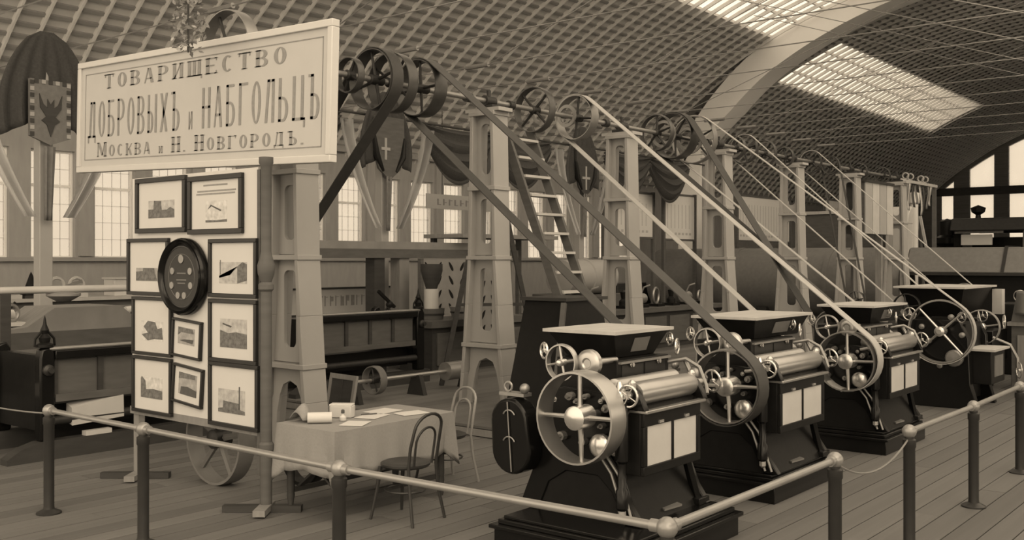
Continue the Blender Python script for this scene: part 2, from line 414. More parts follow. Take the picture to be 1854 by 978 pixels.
for i in (1,2,3): mu.box(-.17,-.155,.05+.23*i-.0025,.05+.23*i+.0025,2.2,4.57)
for z in (2.6,3.0,3.4,4.2): mu.box(-.17,-.155,.05,.97,z-.0025,z+.0025)
mum = shared(mu, 'glazing_bar', PLASTER)
pa = shared(MB().box(-.155,-.15,.04,.98,2.18,3.8), 'pane', GLASS); pa2 = shared(MB().box(-.155,-.15,.04,.98,3.8,4.6), 'pane', GLASS)
for i, (a, b) in enumerate(WIN):
    o = bpy.data.objects.new('window_%d' % (i+1), frm); COL.objects.link(o); o.location = (WX, a, 0); WLOC[o.name] = (WX, a, 0); struct(o)
    if a < 45: inst(mum, 'glazing_bar', o)
    inst(pa, 'pane', o); inst(pa2, 'pane', o)

# right wall (behind the visitor): posts, gaps left unglazed to admit light
wr = MB(); wr.box(6.9, 7.2, YA, YE, 0, 0.9); wr.box(6.9, 7.2, YA, YE, 4.7, 5.3)
y = YA
while y < 36: wr.box(6.9, 7.2, y, y+.3, .9, 4.7); y += 3.0
wr.box(6.9, 7.2, 36, YE, .9, 4.7)  # unseen stretch closed up solid to darken the far bay
struct(wr.build('wall_right', WALL), 'open post and window side wall behind the visitor')

# end wall with stepped windows under the vault
COLS = [(-20.79,-19.93),(-18.94,-17.38),(-16.51,-14.95)]
COLS += [(-14.0+i*2.45, -12.45+i*2.45) for i in range(1)]  # columns out of view left out, so less light enters the far bay
we = MB(); Y0, Y1 = YE, YE+.3
def wpoly(x0, x1, zb, top):
    xs = [x0+(x1-x0)*i/6 for i in range(7)]
    poly = [(x1, zb), (x0, zb)]+[(x, max(zb+.02, top(x))) for x in xs]
    we.prism(poly, 'y', Y0, Y1)
prev = -22.9
for a, b in COLS:
    wpoly(prev, a, 0, lambda x: vz(x)+.1)
    wpoly(a, b, 0, lambda x: 3.2); wpoly(a, b, 6.45, lambda x: 6.98)
    xs = [a+(b-a)*i/6 for i in range(7)]
    tp = lambda x: max(7.0, vz(x)-.35)
    we.prism([(x, tp(x)) for x in xs]+[(x, max(vz(x)+.1, tp(x)+.02)) for x in reversed(xs)], 'y', Y0, Y1)
    prev = b
wpoly(prev, 7.0, 0, lambda x: vz(x)+.1)
wall_end = struct(we.build('wall_end', ENDW), 'dark boarded end wall with tall windows under the vault')
MB().box(-22.6, 7, YE-.12, YE, 6.45, 6.98).build('transom_beam', WOODM, wall_end)
for i, (a, b) in enumerate(COLS[:4]):
    f = MB(); f.box(a, a+.05, YE+.05, YE+.12, 3.2, 6.45); f.box(b-.05, b, YE+.05, YE+.12, 3.2, 6.45); f.box(a, b, YE+.05, YE+.12, 4.8, 4.86)
    o = struct(f.build('window_%d' % (len(WIN)+i+1), PAINTD))
    MB().box(a, b, YE+.14, YE+.15, 3.2, 6.45).build('pane', GLASS, o)
    xs = [a+(b-a)*k/6 for k in range(7)]
    MB().prism([(b, 6.98), (a, 6.98)]+[(x, max(7.0, vz(x)-.34)) for x in xs], 'y', YE+.14, YE+.15).build('pane', GLASS, o)

# ================================================================== LINE SHAFT
SX, SZ = -9.0, 4.30
POSTY = [7.18, 10.53, 13.88, 17.23, 20.58, 23.93, 27.28]
def rrect(x0, x1, z0, z1, r, n=6):
    pts = []
    for cx, cz, a0 in ((x1-r, z1-r, 0), (x0+r, z1-r, 90), (x0+r, z0+r, 180), (x1-r, z0+r, 270)):
        pts += [(cx+r*cos(radians(a0+90*i/n)), cz+r*sin(radians(a0+90*i/n))) for i in range(n+1)]
    return pts
def quadloop(c, n=6):     # quad corners (tr, tl, bl, br) sampled to match rrect
    pts = []
    for k in range(4):
        p = c[k]; a = ((p[0]+c[k-1][0])/2, (p[1]+c[k-1][1])/2); b = ((p[0]+c[(k+1) % 4][0])/2, (p[1]+c[(k+1) % 4][1])/2)
        for i in range(n+1):
            t = i/n
            pts.append((a[0]+(p[0]-a[0])*t*2, a[1]+(p[1]-a[1])*t*2) if t <= .5 else (p[0]+(b[0]-p[0])*(t*2-1), p[1]+(b[1]-p[1])*(t*2-1)))
    return pts
HW = [(0.0,.45),(.14,.42),(.95,.34),(2.15,.25),(4.12,.205)]
def hw(z):
    for (a, b), (c, d) in zip(HW, HW[1:]):
        if z <= c: return b+(d-b)*(z-a)/(c-a)
    return HW[-1][1]
ordn = ['first shaft post, beside the table under the lettered sign', 'second shaft post, standing alone behind the bentwood chairs', 'third shaft post, just beyond the ladder',
        'fourth shaft post, behind the crossed dark belts', 'fifth shaft post, beside the white poster boards', 'sixth shaft post, with the planked box on it', 'last shaft post, nearest the hanging belts']
for k, py in enumerate(POSTY):
    zb = 0.0 if py < 9 else 0.13
    t = thing('shaft_post', 'pale tapering cut-out '+ordn[k], 'post', (SX, py, zb), 'line shaft posts')
    P = lambda x, z: (SX+x, z)
    for sgn in (-1, 1):
        m = MB(); zs = [zb, .55, .95, 1.5, 2.15, 3.1, 4.12]
        for a, b in zip(zs, zs[1:]):
            o0, o1 = sgn*hw(a), sgn*hw(b); i0, i1 = sgn*(hw(a)-.055), sgn*(hw(b)-.055)
            m.hexa([(SX+i0,py-.16,a),(SX+o0,py-.16,a),(SX+o0,py+.16,a),(SX+i0,py+.16,a)], [(SX+i1,py-.16,b),(SX+o1,py-.16,b),(SX+o1,py+.16,b),(SX+i1,py+.16,b)])
        m.build('flange', PAINT, t, bevel=.006)
    for z0, z1, hz in ((.98, 2.12, .105), (2.18, 3.07, .095), (3.13, 4.10, .085)):
        a, b = hw(z0)-.05, hw(z1)-.05
        hole = rrect(-hz+.01*0, hz, z0+.16, z1-.12, .07)
        outer = quadloop([(b, z1), (-b, z1), (-a, z0), (a, z0)])
        MB().holed([P(*p) for p in outer], [P(*p) for p in hole], 'y', py-.06, py-.02).build('web_panel', PAINT, t)
    # legs of the foot: an arched web
    a, b = hw(zb)-.05, hw(.95)-.05
    arch = [(-a+.0, zb), (-b, .95), (b, .95), (a, zb), (.26, zb), (.17, .55), (.12, .70), (0, .76), (-.12, .70), (-.17, .55), (-.26, zb)]
    ml = MB(); ol = [(-a, zb), (-a*.98, .4), (-b*1.02, .6), (-b, .95), (0, .95), (b, .95), (b*1.02, .6), (a*.98, .4), (a, zb)]
    il = [(-.27, zb), (-.23, .4), (-.18, .6), (-.12, .72), (0, .77), (.12, .72), (.18, .6), (.23, .4), (.27, zb)]
    for i in range(8):
        q = [ol[i], ol[i+1], il[i+1], il[i]]; ml.prism([P(*p) for p in q], 'y', py-.06, py-.02)
    ml.build('foot_web', PAINT, t)
    for z in (.95, 2.15, 3.10, 4.12):
        h = hw(z); MB().box(SX-h-.02, SX+h+.02, py-.17, py+.17, z-.035, z+.02).build('ledge', PAINT, t, bevel=.005)
    MB().box(SX-.30, SX+.30, py-.15, py+.15, 4.14, 4.19).build('bearing_plate', PAINTD, t)
    mb = MB(); mb.box(SX-.14, SX+.14, py-.09, py+.09, 4.19, 4.24); mb.cyl((SX, py-.10, SZ), (SX, py+.10, SZ), .075, n=14); mb.cyl((SX, py, SZ+.06), (SX, py, SZ+.15), .03, n=10)
    mb.build('bearing', IRON, t, bevel=.005)

ls = thing('line_shaft', 'long steel line shaft with spoked belt pulleys overhead', 'line shaft', (SX, 6.2, SZ))
MB().cyl((SX, 6.12, SZ), (SX, 27.42, SZ), .036, n=12).build('shaft', STEELD, ls)
PUL = [(6.32,.44,.14,4),(8.0,.21,.10,4),(8.42,.37,.2,4),(8.70,.37,.16,4),(9.2,.36,.22,4),(11.56,.33,.14,4),(12.62,.34,.19,4),(14.98,.31,.12,5),(15.6,.40,.28,5),(16.3,.43,.16,5),
       (17.9,.22,.12,4),(18.3,.28,.12,4),(19.2,.26,.12,4),(20.2,.20,.12,4),(21.6,.24,.10,4),(22.7,.20,.10,4),(24.6,.18,.10,4),(26.2,.2,.1,4)]
def spoked(parent, c, R, wdt, ns, m_rim, m_sp, m_hub, thick=.012, hubr=.05, hubl=None, rot=0.2, name='pulley', sp=.014, rimrad=None):
    c = Vector(c); hubl = hubl or wdt
    rim = MB(); rim.lathe(c, (0,1,0), [(R,-wdt/2),(R+.006,0),(R,wdt/2),(R-thick,wdt/2),(R-thick,-wdt/2)], 44, True)
    o = rim.build(name, m_rim, parent)
    for i in range(ns):
        a = rot+2*pi*i/ns; d = Vector((cos(a), 0, sin(a)))
        MB().tube([c+d*hubr*.6, c+d*(R*.5), c+d*(R-thick*.5)], sp, 6, [sp*1.25, sp, sp*.9]).build('spoke', m_sp, o)
    h = MB(); h.lathe(c, (0,1,0), [(0.0001,-hubl/2-.02),(hubr*.7,-hubl/2-.015),(hubr,-hubl/2),(hubr,hubl/2),(0.0001,hubl/2)], 18); h.build('hub', m_hub, o)
    return o
for i, (y, R, wd, ns) in enumerate(PUL):
    spoked(ls, (SX, y, SZ), R, wd, ns, PULLEY if i not in (0, 6, 9) else STEELD, IRON, IRON, hubr=.06, rot=.4+.7*i, sp=.018)
for y in (7.55, 10.1, 11.0, 13.4, 16.8): MB().cyl((SX, y-.05, SZ), (SX, y+.05, SZ), .065, n=12).build('collar', IRON, ls)

for y, R in ((15.2,.24),(15.3,.16),(16.0,.2),(16.1,.28),(11.75,.2),(12.35,.17)): MB().rim((SX, y, SZ), (0,1,0), R, R-.05, .03).build('clutch_ring', STEELD, ls)

# drive belts: loops in the plane across the shaft
def belt(name, label, a, Ra, b, Rb, width, m, crossed=False, th=.010):
    ax, ay, az = a; bx, by, bz = b; dx, dz = bx-ax, bz-az; D = hypot(dx, dz); base = atan2(dz, dx)
    if crossed: al = math.acos((Ra+Rb)/D)
    else: al = math.acos((Ra-Rb)/D)
    pts = []
    nA = 16
    sA0, sA1 = base+al, base+2*pi-al           # far side of a
    for i in range(nA+1):
        t = sA0+(sA1-sA0)*i/nA; pts.append((ax+Ra*cos(t), ay, az+Ra*sin(t)))
    if crossed: b0, b1 = base+pi-al, base+pi-al-(2*pi-2*al)
    else: b0, b1 = base-al, base+al
    if crossed: b0, b1 = base+pi-al, base-pi+al
    for i in range(nA+1):
        t = b0+(b1-b0)*i/nA; pts.append((bx+Rb*cos(t), by, bz+Rb*sin(t)))
    vs = []; n = len(pts)
    cen = [(ax+bx)/2, (az+bz)/2]
    for i, p in enumerate(pts):
        q0 = pts[i-1]; q1 = pts[(i+1) % n]; tx, tz = q1[0]-q0[0], q1[2]-q0[2]; l = hypot(tx, tz) or 1; nx, nz = tz/l, -tx/l
        for dy, dn in ((-width/2, 0), (width/2, 0), (width/2, th), (-width/2, th)):
            vs.append((p[0]+nx*dn, p[1]+dy, p[2]+nz*dn))
    fs = [(i*4+k, i*4+(k+1) % 4, ((i+1) % n)*4+(k+1) % 4, ((i+1) % n)*4+k) for i in range(n) for k in range(4)]
    o = MB().add(vs, fs).build(name, m, None, (bx, by, max(0, bz-Rb)))
    return tag(o, label, 'belt', 'drive belts hanging from the line shaft')
e = .009
belt('drive_belt', 'broad dark belt ending on the flywheel of the second roller mill', (SX, 9.2, SZ), .36+e, (-4.10, 8.02, 1.01), .325+e, .19, BELT)
belt('drive_belt', 'long pale-edged belt ending on the flywheel of the third roller mill', (SX, 12.62, SZ), .34+e, (-4.08, 10.83, 1.03), .325+e, .16, BELTL)
belt('drive_belt', 'long thin pale belt reaching the largest open wheel at the right', (SX, 16.3, SZ), .43+e, (-4.3, 14.9, 1.1), .45+e, .10, BELTL)
belt('drive_belt', 'crossed dark belt sloping down behind the third roller mill', (SX, 15.6, SZ), .40+e, (-5.5, 14.0, 1.18), .22+e, .26, BELT, crossed=True)
belt('drive_belt', 'dark belt dropping behind the right end of the lettered sign', (SX, 8.42, SZ), .37+e, (-12.15, 8.3, .85), .25+e, .18, BELT)
belt('drive_belt', 'thin pale belt reaching the flat-lidded machine behind the largest wheel', (SX, 18.3, SZ), .28+e, (-5.3, 17.2, 1.35), .22+e, .07, BELTL)
belt('drive_belt', 'farthest thin pale belt, above the boiler', (SX, 21.6, SZ), .24+e, (-5.4, 20.2, 1.45), .22+e, .07, BELTL)
belt('drive_belt', 'dark slack belt hanging beside the planked box', (SX, 22.7, SZ), .20+e, (-8.4, 22.7, 1.2), .2+e, .10, BELT)

# countershafts that take the hidden belt ends
def countershaft(label, c, R, wdt, leglen):
    x, y, z = c; t = thing('countershaft', label, 'countershaft', (x, y, z-leglen))
    MB().cyl((x, y-.32, z), (x, y+.32, z), .03, n=10).build('shaft', STEELD, t)
    spoked(t, (x, y, z), R, wdt, 4, IRONL, IRON, IRON)
    for s in (-.26, .26):
        m = MB(); m.bar((x-.2, y+s, z-leglen), (x, y+s, z), .05, .05); m.bar((x+.2, y+s, z-leglen), (x, y+s, z), .05, .05); m.box(x-.26, x+.26, y+s-.03, y+s+.03, z-leglen, z-leglen+.04)
        m.build('trestle', IRON, t)
countershaft('spoked pulley on iron trestles hidden behind the picture board', (-12.15, 8.3, .85), .25, .15, .85)
countershaft('spoked pulley on trestles under the crossed belt', (-5.5, 14.0, 1.18), .22, .28, 1.18)
countershaft('spoked pulley on trestles far beyond the wheel machine', (-5.4, 20.2, 1.45), .22, .08, 1.45)
countershaft('spoked pulley on trestles below the slack belt', (-8.4, 22.7, 1.2), .2, .12, 1.07)

# ================================================================== ROLLER MILLS
def handwheel(parent, c, d, R, m=NICKEL, name='handwheel', ns=3, r=.009):
    c = Vector(c); D, a, b = MB().frame_(d)
    w_ = MB().torus(c, d, R, r, 24, 8); w_.cyl(c-D*.012, c+D*.018, .016, n=10)
    for i in range(ns):
        t = 2*pi*i/ns+.5; w_.tube([c, c+(a*cos(t)+b*sin(t))*R], .005, 5)
    return w_.build(name, m, parent)
def mill(Y0, L, label, hl, plx=(-.62,.47), ply=(-.08,.02)):
    x0 = -4.2; t = thing('roller_mill', label, 'mill machine', (x0, Y0+L/2, 0), 'roller mills in a row')
    X = lambda a: x0+a
    Yl = lambda a: Y0+a
    pl = MB(); a0, a1 = plx; b0, b1 = ply[0], L+ply[1]
    pl.box(X(a0), X(a1), Yl(b0), Yl(b1), 0, .15)
    pl.box(X(a0-.03), X(a1+.03), Yl(b0-.03), Yl(b1+.03), .15, .18); pl.box(X(a0+.02), X(a1-.02), Yl(b0+.02), Yl(b1-.02), .18, .215); pl.box(X(a0+.05), X(a1-.05), Yl(b0+.05), Yl(b1-.05), .215, .24)
    pl.build('plinth', BLACK, t, bevel=.006)
    out = [(-.62,.24),(-.57,.36),(-.50,.52),(-.47,.75),(-.46,1.0),(-.38,1.13),(-.2,1.18),(.2,1.16),(.30,1.08),(.33,.95),(.29,.72),(.30,.55),(.37,.38),(.47,.24),
           (.33,.24),(.22,.46),(.10,.56),(-.18,.56),(-.34,.46),(-.44,.24)]
    for y0, y1 in ((.0, .07), (L-.1, L-.03)):
        MB().prism([(X(a), b) for a, b in out], 'y', Yl(y0), Yl(y1)).build('side_frame', BLACK, t, bevel=.008)
    bd = MB(); bd.box(X(-.42), X(.27), Yl(.07), Yl(L-.1), .5, 1.12); bd.box(X(-.36), X(.22), Yl(.08), Yl(L-.11), .24, .5)
    bd.build('body', BLACK2, t, bevel=.01)
    MB().prism([(X(-.57),.24),(X(-.45),.62),(X(.26),.62),(X(.42),.24)], 'y', Yl(.012), Yl(L-.04)).build('base_shell', BLACK2, t)
    for yb in (.03, y1_ if False else L-.17):
        MB().prism([(X(.24),1.06),(X(.50),1.06),(X(.47),1.13),(X(.42),1.2),(X(.33),1.2),(X(.27),1.13)], 'y', Yl(yb-.03), Yl(yb+.03)).build('roller_bearing', BLACK, t, bevel=.006)
        MB().lathe((X(.375), Yl(yb), 1.2), (0,0,1), [(.02,0),(.03,.01),(.03,.05),(.012,.07)], 12).build('grease_cup', NICKEL, t)
    MB().tube([(X(.08),Yl(L-.02),1.30),(X(.22),Yl(L+.02),1.33),(X(.34),Yl(L+.02),1.27),(X(.42),Yl(L-.02),1.14),(X(.45),Yl(L-.06),1.08)], .016, 8).build('feed_lever', STEELD, t)
    for a, z in ((-.33,1.0),(-.30,.70),(.24,.74),(-.05,.66),(.05,.95),(-.15,.93),(.13,1.1),(-.28,1.08)):
        MB().lathe((X(a), Yl(-.025), z), (0,1,0), [(.006,0),(.012,.004),(.012,.02),(.02,.02),(.02,.03)], 10).build('nut', STEEL, t)
    # front case with two white panes
    y0, y1 = .02, L-.22; xf = .48
    cs = MB(); cs.box(X(.27), X(xf-.03), Yl(y0), Yl(y1), .60, 1.04)
    cs.box(X(xf-.03), X(xf), Yl(y0), Yl(y1), .60, .665); cs.box(X(xf-.03), X(xf), Yl(y0), Yl(y1), .945, 1.04)
    ym = (y0+y1)/2
    for a, b in ((y0, y0+.05), (ym-.012, ym+.012), (y1-.05, y1)): cs.box(X(xf-.03), X(xf), Yl(a), Yl(b), .665, .945)
    case = cs.build('front_case', BLACK2, t, bevel=.005)
    for a, b in ((y0+.05, ym-.012), (ym+.012, y1-.05)):
        MB().box(X(xf-.035), X(xf-.012), Yl(a), Yl(b), .665, .945).build('pane', mat('mill_pane', .46, .5), case)
        MB().box(X(xf), X(xf+.012), Yl((a+b)/2-.03), Yl((a+b)/2+.03), .955, .975).build('catch', NICKEL, case)
    MB().box(X(.24), X(xf+.03), Yl(y0-.01), Yl(y1+.03), 1.04, 1.062).build('top_ledge', STEEL, t, bevel=.004)
    MB().hexa([(X(.30),Yl(y0+.06),1.062),(X(.46),Yl(y0+.06),1.062),(X(.46),Yl(y1),1.062),(X(.30),Yl(y1),1.062)], [(X(.26),Yl(y0+.06),1.12),(X(.34),Yl(y0+.06),1.12),(X(.34),Yl(y1),1.12),(X(.26),Yl(y1),1.12)]).build('sloping_guard', BLACK, t, bevel=.004)
    rl = MB(); rl.lathe((X(.37), Yl(.0), 1.165), (0,1,0), [(.03,-.03),(.03,.06),(.078,.06),(.085,.12),(.085,y1-.02),(.075,y1+.03),(.03,y1+.03),(.03,L+.02)], 24)
    rl.build('roller', STEEL, t)
    r2 = MB(); r2.lathe((X(.20), Yl(.05), 1.2), (0,1,0), [(.02,0),(.062,.02),(.062,L-.2),(.02,L-.15)], 20); r2.build('rear_roller', STEEL, t)
    handwheel(t, (X(.40), Yl(-.06), 1.165), (0,1,.0), .075, NICKEL, ns=4)
    # column at the near corner, nickel foot
    cl = MB(); cl.lathe((X(.35), Yl(-.06), .36), (0,0,1), [(.03,0),(.045,.02),(.045,.14),(.032,.16),(.032,.33),(.05,.35),(.05,.72),(.038,.75)], 16); cl.build('adjusting_column', BLACK, t)
    MB().lathe((X(.35), Yl(-.06), .30), (0,0,1), [(.012,0),(.03,.02),(.03,.07),(.018,.08)], 12).build('column_foot', NICKEL, t)
    kn = MB(); kn.lathe((X(.31), Yl(-.03), 1.12), (0,0,1), [(.02,0),(.055,.02),(.055,.06),(.03,.10),(.012,.14)], 14); kn.tube([(X(.18),Yl(-.05),1.13),(X(.28),Yl(-.05),1.15)], .016, 8); kn.build('oil_cup', NICKEL, t)
    # gear cover (stadium) with its rod and crescents
    gc = MB(); st = []
    cx, r = -.60, .175
    for i in range(13): a = pi*i/12; st.append((X(cx+r*cos(a)), .90+r*sin(a)))
    for i in range(13): a = pi+pi*i/12; st.append((X(cx+.02+(r+.01)*cos(a)), .69+(r+.01)*sin(a)))
    gc.prism(st, 'y', Yl(-.16), Yl(-.0)); g = gc.build('gear_cover', BLACK, t, bevel=.02)
    MB().tube([(X(cx), Yl(-.172), 1.05), (X(cx+.01), Yl(-.172), .9), (X(cx+.04), Yl(-.172), .53)], .005, 6).build('rod', STEELD, g)
    for zc in (.93, .73): MB().tube([(X(cx+.015+.06*cos(q)), Yl(-.17), zc+.06*sin(q)) for q in [pi*.15+.7*pi*i/8 for i in range(9)]], .006, 6).build('crescent', STEELD, g)
    br = MB(); br.box(X(cx-.14), X(cx+.1), Yl(-.1), Yl(.0), 1.085, 1.11); br.torus((X(cx-.08), Yl(-.06), 1.15), (0,1,0), .035, .009, 16, 6); br.ball((X(cx+.08), Yl(-.06), 1.145), .04); br.build('lubricator', STEELD, t)
    # big flywheel
    spoked(t, (X(.10), Yl(-.21), 1.01), .325, .18, 4, STEEL, STEEL, NICKEL, thick=.014, hubr=.085, hubl=.16, rot=.03, name='flywheel', sp=.017)
    MB().cyl((X(.10), Yl(-.2), 1.01), (X(.10), Yl(.02), 1.01), .03, n=12).build('axle', STEEL, t)
    MB().lathe((X(.19), Yl(-.14), .80), (0,1,0), [(.0001,0),(.05,.004),(.075,.02),(.085,.03),(.085,.07),(.04,.075),(.03,.16)], 22).build('end_cap', NICKEL, t)
    for a, z, q in ((-.12,1.12,.03),(-.05,1.09,.022),(.02,1.13,.02),(.2,1.06,.03),(-.2,.82,.035),(-.1,1.02,.025),(.0,.8,.025),(.16,.93,.02)):
        MB().lathe((X(a), Yl(-.08), z), (0,1,0), [(q*.5,0),(q*.5,.03),(q,.03),(q,.09)], 10).build('bolt', STEELD, t)
    pp = MB()
    for k in (0, .06): pp.tube([(X(.14+k), Yl(-.03), .72), (X(.24+k), Yl(-.03), .6), (X(.30+k), Yl(-.03), .44), (X(.36+k), Yl(-.03), .27)], .011, 8)
    pp.build('guard_pipe', STEELD, t)
    # upper gear: small flywheel, brass disc, little handwheel
    spoked(t, (X(-.20), Yl(-.02), 1.36), .135, .05, 4, STEEL, STEEL, NICKEL, thick=.01, hubr=.026, hubl=.07, rot=.2, name='upper_wheel', sp=.009)
    MB().cyl((X(-.20), Yl(-.02), 1.36), (X(-.20), Yl(.4), 1.36), .016, n=10).build('upper_axle', STEELD, t)
    dk = MB(); dk.lathe((X(.01), Yl(.0), 1.365), (0,1,0), [(.0001,.0),(.03,.0),(.04,-.01),(.07,-.01),(.085,.0),(.1,.01),(.1,.05),(.03,.06),(.02,.38)], 26); dk.build('round_cap', STEEL, t)
    handwheel(t, (X(-.42), Yl(.05), 1.43), (.5,1,0), .058)
    # hopper
    h0, h1 = hl; hz0, hz1 = 1.36, 1.55
    hp = MB(); bx0, bx1, tx0, tx1 = -.52, -.06, -.62, .01
    hp.hexa([(X(bx0),Yl(h0+.12),hz0),(X(bx1),Yl(h0+.12),hz0),(X(bx1),Yl(h1-.12),hz0),(X(bx0),Yl(h1-.12),hz0)], [(X(tx0),Yl(h0),hz1),(X(tx1),Yl(h0),hz1),(X(tx1),Yl(h1),hz1),(X(tx0),Yl(h1),hz1)])
    hop = hp.build('hopper', BLACK2, t, bevel=.006)
    MB().box(X(tx0-.03), X(tx1+.03), Yl(h0-.03), Yl(h1+.03), hz1, hz1+.025).build('hopper_lid', WOODL, t)
    fx = lambda z: tx1+(bx1-tx1)*(hz1-z)/(hz1-hz0)
    ya, yb = h0+(h1-h0)*.38, h0+(h1-h0)*.66
    MB().hexa([(X(fx(1.40)+.002),Yl(ya),1.40),(X(fx(1.40)+.008),Yl(ya),1.40),(X(fx(1.40)+.008),Yl(yb),1.40),(X(fx(1.40)+.002),Yl(yb),1.40)],
              [(X(fx(1.51)+.002),Yl(ya),1.51),(X(fx(1.51)+.008),Yl(ya),1.51),(X(fx(1.51)+.008),Yl(yb),1.51),(X(fx(1.51)+.002),Yl(yb),1.51)]).build('name_plate', IRONL, hop)
    nk = MB(); nk.box(X(-.5), X(.06), Yl(.32), Yl(L+.02), 1.12, 1.36)
    neck = nk.build('feed_box', BLACK2, t, bevel=.005)
    yy0, yy1 = .38, L-.04; ymid = (yy0+yy1)/2
    for a, b in ((yy0, ymid-.015), (ymid+.015, yy1)): MB().box(X(.05), X(.064), Yl(a), Yl(b), 1.20, 1.32).build('inspection_pane', IRON, neck)
    MB().box(X(.06), X(.09), Yl(yy0-.05), Yl(yy1+.05), 1.335, 1.35).build('feed_ledge', STEELD, neck)
    for yv in (yy0+.12, yy1-.12): handwheel(neck, (X(.075), Yl(yv), 1.32), (1,0,0), .016, NICKEL, 'wing_nut', 2, .005)
    # far end lever gear
    lv = MB(); lv.tube([(X(.30),Yl(L),1.05),(X(.26),Yl(L+.04),1.2),(X(.18),Yl(L+.06),1.33)], .02, 8); lv.tube([(X(.2),Yl(L+.03),1.1),(X(.38),Yl(L+.06),1.2)], .018, 8)
    lv.ball((X(.30),Yl(L+.03),1.22), .055); lv.cyl((X(.30),Yl(L-.05),1.16),(X(.30),Yl(L+.14),1.16), .045, n=12); lv.build('lever_gear', STEELD, t)
    handwheel(t, (X(.40), Yl(L+.12), 1.16), (.25,1,.1), .085, NICKEL)
    handwheel(t, (X(.12), Yl(L+.05), 1.42), (1,.3,0), .06, NICKEL)
    handwheel(t, (X(.0), Yl(L+.14), 1.47), (.6,1,0), .05, NICKEL)
    lg = MB(); lg.bar((X(.36),Yl(L-.24),.62), (X(.40),Yl(L-.12),.24), .05, .05); lg.box(X(.32), X(.46), Yl(L-.2), Yl(L-.04), .24, .29); lg.build('stay', BLACK, t, bevel=.004)
    MB().hexa([(X(.28),Yl(.45),.30),(X(.42),Yl(.40),.28),(X(.44),Yl(.62),.28),(X(.30),Yl(.64),.30)], [(X(.28),Yl(.45),.315),(X(.42),Yl(.40),.295),(X(.44),Yl(.62),.295),(X(.30),Yl(.64),.315)]).build('tray', STEELD, t)
    return t
mill(6.0, 1.05, 'nearest black roller mill, open flywheel without a belt, two white panes', (.36, 1.16), (-.57,.66), (-.36,.05))
mill(8.24, 1.22, 'second black roller mill, belt on its flywheel, two white panes in front', (.5, 1.75))
mill(11.04, 1.25, 'third black roller mill, thin pale belt on its flywheel, two white panes', (.8, 1.95))

# ================================================================== RAILINGS
def rail_post(t, x, y, z=.86):
    m = MB(); m.lathe((x, y, 0), (0,0,1), [(.10,0),(.10,.012),(.075,.025),(.045,.04),(.042,.06),(.042,z-.12),(.048,z-.11),(.048,z-.06),(.034,z-.05),(.034,z-.03)], 18); m.build('post', POSTM, t)
    b = MB(); b.ball((x, y, z), .052, 16); b.build('ball_joint', RAILM, t)
def rail_bar(t, p, q):
    p = Vector(p); q = Vector(q); d = (q-p).normalized()
    m = MB(); m.cyl(p+d*.04, q-d*.04, .022, n=12); m.build('rail', RAILM, t)
    s = MB(); s.cyl(p+d*.04, p+d*.085, .032, n=12); s.build('socket', RAILM, t); s = MB(); s.cyl(q-d*.085, q-d*.04, .032, n=12); s.build('socket', RAILM, t)
t = thing('pipe_railing', 'pipe railing with ball joints running in front of the table and round the corner', 'railing', (-4.64, 4.06, 0))
ps = [(-8.3,4.06),(-6.85,4.06),(-4.64,4.04),(-2.42,4.12),(-2.42,6.18)]
for x, y in ps: rail_post(t, x, y)
for a, b in zip(ps, ps[1:]): rail_bar(t, (*a, .86), (*b, .86))
t = thing('pipe_railing', 'pipe railing with ball joints leading away along the far mills at the right', 'railing', (-2.4, 9.16, 0))
ps = [(-2.40,7.55),(-2.38,9.18),(-2.40,10.92),(-2.40,12.6),(-2.4,14.3)]
for x, y in ps: rail_post(t, x, y)
for a, b in zip(ps, ps[1:]): rail_bar(t, (*a, .86), (*b, .86))
def cord(label, p, q, sag, r=.007, m=RAILM, n=14):
    pts = [Vector(p).lerp(Vector(q), i/n)-Vector((0,0,sag*4*(i/n)*(1-i/n))) for i in range(n+1)]
    return tag(MB().tube(pts, r, 6).build('cord', m, None, tuple(p)), label, 'cord')
cord('thin slack cord closing the gap between the two railings', (-2.42,6.23,.82), (-2.40,7.51,.80), .13)
cord('thin cord tied to the leftmost railing post', (-8.36,4.06,.83), (-11.2,4.25,.80), .05)

# ================================================================== LETTERED SIGN
SW, SH = 4.58, 1.27
sg = thing('company_sign', 'large pale signboard with three lines of lettering hung high above the picture board', 'sign', (0,0,0))
MB().box(-SW/2, SW/2, 0, .05, -SH/2, SH/2).build('board', WHITE, sg)
for x0, x1, z0, z1 in ((-SW/2-.02,SW/2+.02,SH/2-.05,SH/2+.02),(-SW/2-.02,SW/2+.02,-SH/2-.02,-SH/2+.05),(-SW/2-.02,-SW/2+.05,-SH/2+.05,SH/2-.05),(SW/2-.05,SW/2+.02,-SH/2+.05,SH/2-.05)):
    MB().box(x0, x1, -.03, .06, z0, z1).build('moulding', PAPER, sg, bevel=.008)
rl = MB()
for x0, x1, z0, z1 in ((-SW/2+.13,SW/2-.13,SH/2-.135,SH/2-.125),(-SW/2+.13,SW/2-.13,-SH/2+.125,-SH/2+.135),(-SW/2+.13,-SW/2+.14,-SH/2+.13,SH/2-.13),(SW/2-.14,SW/2-.13,-SH/2+.13,SH/2-.13)): rl.box(x0, x1, -.004, 0, z0, z1)
o = rl.build('ruled_border', INK, sg)
lettering('ТОВАРИЩЕСТВО', .19, .075, .07, .62, .30, -1.72, 1.62, .31, .165, -.004, INK, sg)
lettering('ДОБРОВЫХЪ и НАБГОЛЬЦЪ', .10, .06, 0, .36, .16, -2.08, 2.12, -.245, .42, -.004, INK, sg)
lettering('МОСКВА и Н. НОВГОРОДЪ.', .19, .075, .06, .62, .24, -1.86, 1.90, -.475, .165, -.004, INK, sg, small=.8)
